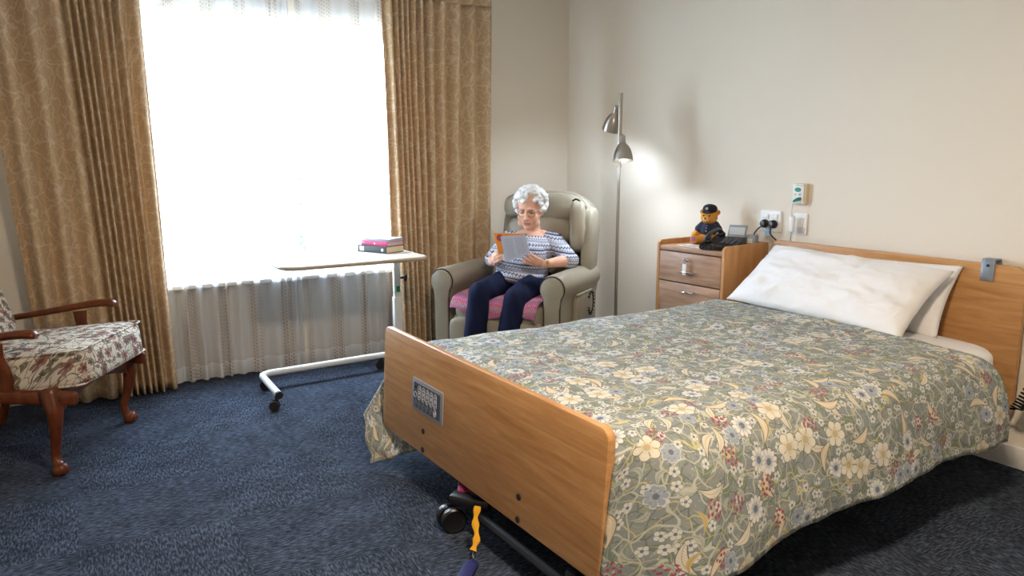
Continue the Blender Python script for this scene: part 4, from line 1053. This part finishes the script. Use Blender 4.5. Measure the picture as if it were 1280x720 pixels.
# sitter's left hand: comes up under the book's lower right corner, fingers on the outer cover, thumb inside
hand(WRL, (-.060, -.085, .030), (-.55, .60, .55), 1, [(.15, .25, .2), (.2, .3, .2), (.25, .35, .25), (.35, .4, .3)], .35, tcurl=.2, tdir=(-.55, .05, .75))
# sitter's right hand: knuckles towards us, fingers wrapped round the lower left edge
hand(WRR, (.055, -.075, .045), (.75, .55, .25), -1, [(.5, .7, .4), (.55, .8, .4), (.6, .8, .4), (.65, .8, .4)], .2, tcurl=.3, tdir=(.35, -.25, .85))
Hi = HR.inverted()
def face_fn(p):
    q = Hi @ p
    if q.length < .2:
        for s in (-1, 1):
            d = Vector((q.x - s * .029, q.y + .085, q.z - .001)); g = math.exp(-(d.x / .014) ** 2 - (d.z / .009) ** 2) * (1 if q.y < -.03 else 0)
            q = q + Vector((0, .007 * g, 0))
        g = math.exp(-(q.x / .020) ** 2 - ((q.z + .0668) / .0022) ** 2) * (1 if q.y < -.05 else 0); q = q + Vector((0, .004 * g, 0))
        return HR @ q
    return p
bd = remesh(body, 'body', 'skin', pe_, .0042, 3, face_fn)
bd.data.materials.append(MAT['lip'])
for f in bd.data.polygons:
    q = Hi @ f.center
    if q.y < -.07 and abs(q.x) < .021 and -.0775 < q.z < -.0585 - .10 * abs(q.x): f.material_index = 1
def hpiece(name, mat, items, sm=180):
    b = MB()
    for c, r in items: b.ell(HR @ Vector(c), 1, HR.to_3x3() @ Matrix.Diagonal(r))
    return b.build(name, mat, pe_, sm)
for s in (-1, 1):
    hpiece('eye', 'eye_dark', [((s * .029, -.0745, -.003), (.0135, .007, .0042))])
    hpiece('eyelid', 'skin', [((s * .029, -.0745, .004), (.0155, .0085, .0058))])
    hpiece('eyebrow', 'brow_grey', [((s * .030, -.0865, .0215), (.0165, .003, .0026))])
# hair: soft white curls
hr = MB(); rnd = random.Random(3)
def hcap(c, r): hr.ell(HR @ Vector(c), 1, HR.to_3x3() @ Matrix.Diagonal(r))
hcap((0, .030, .045), (.082, .086, .082)); hcap((0, .055, -.01), (.078, .062, .07))
k = 0
while k < 190:
    th_ = rnd.uniform(0, 2 * math.pi); zz = rnd.uniform(-.62, 1)
    d = Vector((math.sqrt(1 - zz * zz) * math.cos(th_), math.sqrt(1 - zz * zz) * math.sin(th_), zz))
    p = Vector((d.x * .098, .028 + d.y * .098, .036 + d.z * .096))
    if p.y < -.030 and p.z < .066 + .012 * math.sin(p.x * 90) and abs(p.x) < .070: continue
    if p.y < .0 and p.z < .01 and abs(p.x) < .065: continue
    if p.y < -.030 and p.z < .0: continue
    hr.ell(HR @ p, 1, HR.to_3x3() @ Matrix.Rotation(rnd.uniform(0, 6), 3, 'Z') @ Matrix.Rotation(rnd.uniform(0, 6), 3, 'X') @ Matrix.Diagonal((rnd.uniform(.013, .024), rnd.uniform(.009, .015), rnd.uniform(.010, .016)))); k += 1
remesh(hr, 'hair', 'hair_white', pe_, .0042, 2, lambda p: p + Vector((fbm(p.x * 60, p.y * 60, p.z * 60), fbm(p.y * 60, p.z * 60, p.x * 60), fbm(p.z * 60, p.x * 60, p.y * 60))) * .0035)
# glasses
gs = MB()
for s in (-1, 1):
    gs.tube([HR @ Vector((s * .030 + .0225 * math.cos(R(a)), -.093 + .012 * abs(math.cos(R(a))) * (1 if math.cos(R(a)) * s > 0 else .2), -.006 + .0185 * math.sin(R(a)))) for a in range(0, 360, 18)], .0015, 6, closed=True)
    gs.tube([HR @ Vector(q) for q in ((s * .052, -.082, .0), (s * .069, -.045, .004), (s * .075, .01, .004))], .0012, 6)
gs.tube([HR @ Vector(q) for q in ((-.0085, -.094, -.002), (0, -.099, .001), (.0085, -.094, -.002))], .0011, 6)
gs.build('glasses', 'glasses_frame', pe_)
# jumper
kn = MB()
kn.ell((.038, .098, .715), (.183, .118, .114)); kn.ell((.025, .035, .615), (.190, .155, .125)); kn.ell((.022, .02, .555), (.185, .165, .055))
kn.ell((-.045, .005, .695), (.088, .085, .075)); kn.ell((.110, .005, .695), (.088, .085, .075))
kn.cap((-.112, .146, .768), .061, (.192, .146, .768), .061); kn.cap((-.05, .145, .782), .053, (.002, .150, .792), .046); kn.cap((.16, .145, .782), .053, (.112, .150, .792), .046); kn.cap((-.03, .18, .785), .045, (.14, .18, .785), .045)
for a, e, wv_ in ((SHL, ELL_, WRL), (SHR, ELR, WRR)):
    kn.cap(a, .064, e, .056); kn.cap(e, .056, e.lerp(wv_, .10), .055)
jm = remesh(kn, 'jumper', 'knit', pe_, .0055, 5, lambda p: p + Vector((0, 1, .3)) * (.006 * math.sin(p.z * 60 + p.x * 14 + 3 * fbm(p.x * 6, p.z * 6))) * .5)
# trousers
tr_ = MB(); tr_.ell((.025, .085, .525), (.19, .15, .085))
for h_, k_, a_ in ((HPR, KR, AR), (HPL, KL, AL)):
    tr_.cap(h_, .088, k_, .068); tr_.cap(k_, .068, k_.lerp(a_, .5) + Vector((0, -.01, 0)), .072); tr_.cyl(k_.lerp(a_, .5) + Vector((0, -.01, 0)), a_ + Vector((0, 0, -.02)), .072, .078, 24)
remesh(tr_, 'trousers', 'trousers_navy', pe_, .007, 5, lambda p: p + Vector((.004, -.004, .004)) * math.sin(p.y * 40 + p.x * 55 + p.z * 30) * .8)
for a_ in (AR, AL):
    b = MB(); b.sq(a_ + Vector((-.008, -.06, -.042)), (.092, .25, .075), 3, None, .1, 10); b.build('shoe', 'shoe_black', pe_, 180)
# wristwatch and ring
fd = (WRL - ELL_).normalized(); M = axis_mat(fd, WRL - fd * .006)
b = MB(); b.tube([M @ Vector((.0285 * math.cos(R(a)), .0285 * math.sin(R(a)), 0)) for a in range(0, 360, 20)], .0055, 8, closed=True, flat=.4); b.build('watch_strap', 'silver_badge', pe_)
nrm = Vector((0, -1, .2)); nrm = (nrm - fd * nrm.dot(fd)).normalized()
b = MB(); b.lathe([(0, 0), (.012, 0), (.012, .004), (0, .005)], 20, axis_mat(nrm, WRL - fd * .006 + nrm * .028)); b.build('watch_case', 'ring_gold', pe_)

# the open book in the reader's hands (same frame): grey outer cover towards us, orange cover behind it, spine on the right
bk = thing('book', 'open book with orange and grey covers held by the seated reader', 'book', RO, RZ); bk.scale = (RS,) * 3
def panel(name, TL, TR, BR_, BL_, th_, mat):
    TL, TR, BR_, BL_ = map(Vector, (TL, TR, BR_, BL_)); nn = (TR - TL).cross(BL_ - TL).normalized()
    b = MB()
    b.grid(lambda u, v: BL_.lerp(BR_, u).lerp(TL.lerp(TR, u), v), 1, 1)
    o = b.build(name, mat, bk, 0); solid(o, th_, 0); return o
gq = ((.025, -.288, .838), (.189, -.278, .855), (.216, -.270, .742), (.054, -.280, .678))
panel('back_cover', *gq, .004, 'grey_cover')
oq = ((-.040, -.255, .852), (.178, -.262, .858), (.200, -.250, .736), (-.008, -.245, .722))
panel('front_cover', *oq, .004, 'orange_cover')
panel('pages', (-.028, -.243, .846), (.172, -.252, .853), (.200, -.240, .735), (.020, -.235, .680), .010, 'paper_white')
b = MB(); b.lathe([(0, 0), (.022, 0), (.022, .001), (0, .001)], 20, axis_mat((-.05, -1, .1), (.004, -.259, .826))); b.build('cover_emblem', 'emblem_red', bk)
b = MB(); b.box((.184, -.262, .853), (.012, .012, .012), (0, R(12), 0), bev=.002); b.build('spine_end', 'green_mark', bk)

# ------------------------------------------------------------------ wooden armchair (local: faces -y, +x far side)
AO, AZ = Vector((-.06, 4.02, 0)), R(60)
ac = thing('wooden_armchair', 'mahogany cabriole-leg armchair with floral tapestry cushions at the left', 'armchair', AO, AZ)
def leg(x, y, sx, sy):
    path = catmull([(x, y, .37), (x + sx * .012, y + sy * .014, .33), (x + sx * .026, y + sy * .03, .27), (x + sx * .014, y + sy * .018, .17), (x - sx * .002, y, .09), (x + sx * .004, y + sy * .008, .045), (x + sx * .012, y + sy * .02, .025), (x + sx * .014, y + sy * .024, .006)], 5)
    rad = [.038, .041, .0425, .042, .041, .040, .039, .038, .036, .034, .032, .030, .028, .026, .024, .022, .021, .020, .019, .0185, .018, .018, .0185, .019, .020, .022, .025, .028, .031, .033, .034, .034, .033, .032, .030, .028]
    b = MB(); b.tube(path, rad[:len(path)], 16); return b.build('leg', 'mahogany', ac)
leg(-.315, -.255, -1, -1); leg(.315, -.255, 1, -1)
for x in (-.29, .29):
    b = MB(); b.tube(catmull([(x, .27, .36), (x, .29, .2), (x, .34, .01)], 6), [.026 - .0006 * i for i in range(13)], 12); b.build('leg', 'mahogany', ac)
XZm = lambda y, th_: Matrix(((1, 0, 0, 0), (0, 0, 1, y), (0, 1, 0, 0), (0, 0, 0, 1)))
top_, bot = [], []
for k in range(21):
    x = -.30 + .03 * k; u = x / .30
    bot.append((x, .262 + .055 * (1 - u * u) ** 1.0)); top_.append((x, .372))
b = MB(); b.prism(bot + top_[::-1], .032, XZm(-.295, .03), .005); b.build('front_apron', 'mahogany', ac)
for sx in (-.325, .325):
    b = MB(); b.box((sx, -.045, .345), (.036, .66, .062), (R(2), 0, 0), bev=.016, seg=3); b.build('side_rail', 'mahogany', ac)
    # arm post
    b = MB(); b.tube(catmull([(sx, -.085, .37), (sx * 1.01, -.095, .44), (sx * 1.03, -.075, .51), (sx * 1.04, -.07, .572)], 6), [.034, .033, .032, .031, .030, .029, .028, .027, .027, .027, .027, .028, .028, .029, .030, .031, .032, .033, .034], 12, flat=.55); b.build('arm_post', 'mahogany', ac)
    b = MB(); ap = catmull([(sx * 1.04, -.245, .603), (sx * 1.05, -.21, .612), (sx * 1.05, -.12, .605), (sx * 1.04, .02, .580), (sx * 1.02, .17, .555), (sx * 1.0, .30, .535)], 6)
    b.tube(ap, [.018, .024, .028, .030, .031, .031, .031] + [.030 - .0003 * i for i in range(24)], 14, flat=.62); b.build('arm', 'mahogany', ac)
b = MB(); b.box((0, .27, .335), (.62, .035, .06), bev=.008); b.build('back_rail', 'mahogany', ac)
b = MB(); b.box((0, .0, .328), (.58, .54, .02)); b.build('seat_deck', 'mahogany', ac)
sc_ = MB(); sc_.sq((0, -.080, .426), (.63, .65, .172), 7, (R(-5), 0, 0), .16, 16); sc = sc_.build('seat_cushion', 'tapestry', ac, 180)
b = MB(); rr = round_rect(.612, .622, .04, 5)
for dz in (-.068, .075):
    b.tube([Euler((R(-5), 0, 0)).to_matrix() @ Vector((x, y, dz)) + Vector((0, -.080, .426)) for x, y in rr], .005, 6, closed=True)
b.build('piping', 'tapestry', sc)
b = MB(); b.sq((0, .305, .70), (.56, .13, .56), 5, (R(-20), 0, 0), 0, 14); b.build('back_cushion', 'tapestry', ac, 180)
for sx in (-.27, .27):
    b = MB(); b.tube(catmull([(sx, .27, .36), (sx, .35, .62), (sx, .46, .98)], 6), .02, 10); b.build('back_post', 'mahogany', ac)
b = MB(); b.tube(catmull([(-.29, .455, .965), (-.15, .47, 1.0), (0, .475, 1.01), (.15, .47, 1.0), (.29, .455, .965)], 5), .024, 10, flat=.7); b.build('top_rail', 'mahogany', ac)

# ------------------------------------------------------------------ ceiling light of the room
cl = thing('ceiling_light', 'round white ceiling light near the foot of the bed', 'ceiling light', (.95, .75, CZ))
b = MB(); b.lathe([(0, 0), (.21, 0), (.215, -.03), (.20, -.035), (0, -.035)], 40); b.build('rim', 'white_metal', cl)
b = MB(); b.lathe([(.195, -.034), (.18, -.06), (.12, -.085), (0, -.095)], 40); b.build('diffuser', 'ceiling_diffuser', cl)
lo = area('ceiling_lamp_light', (0, 0, -.105), (0, 0, 0), .36, .36, CEIL_POWER, CEIL_COLOR, 'DISK'); lo.parent = cl
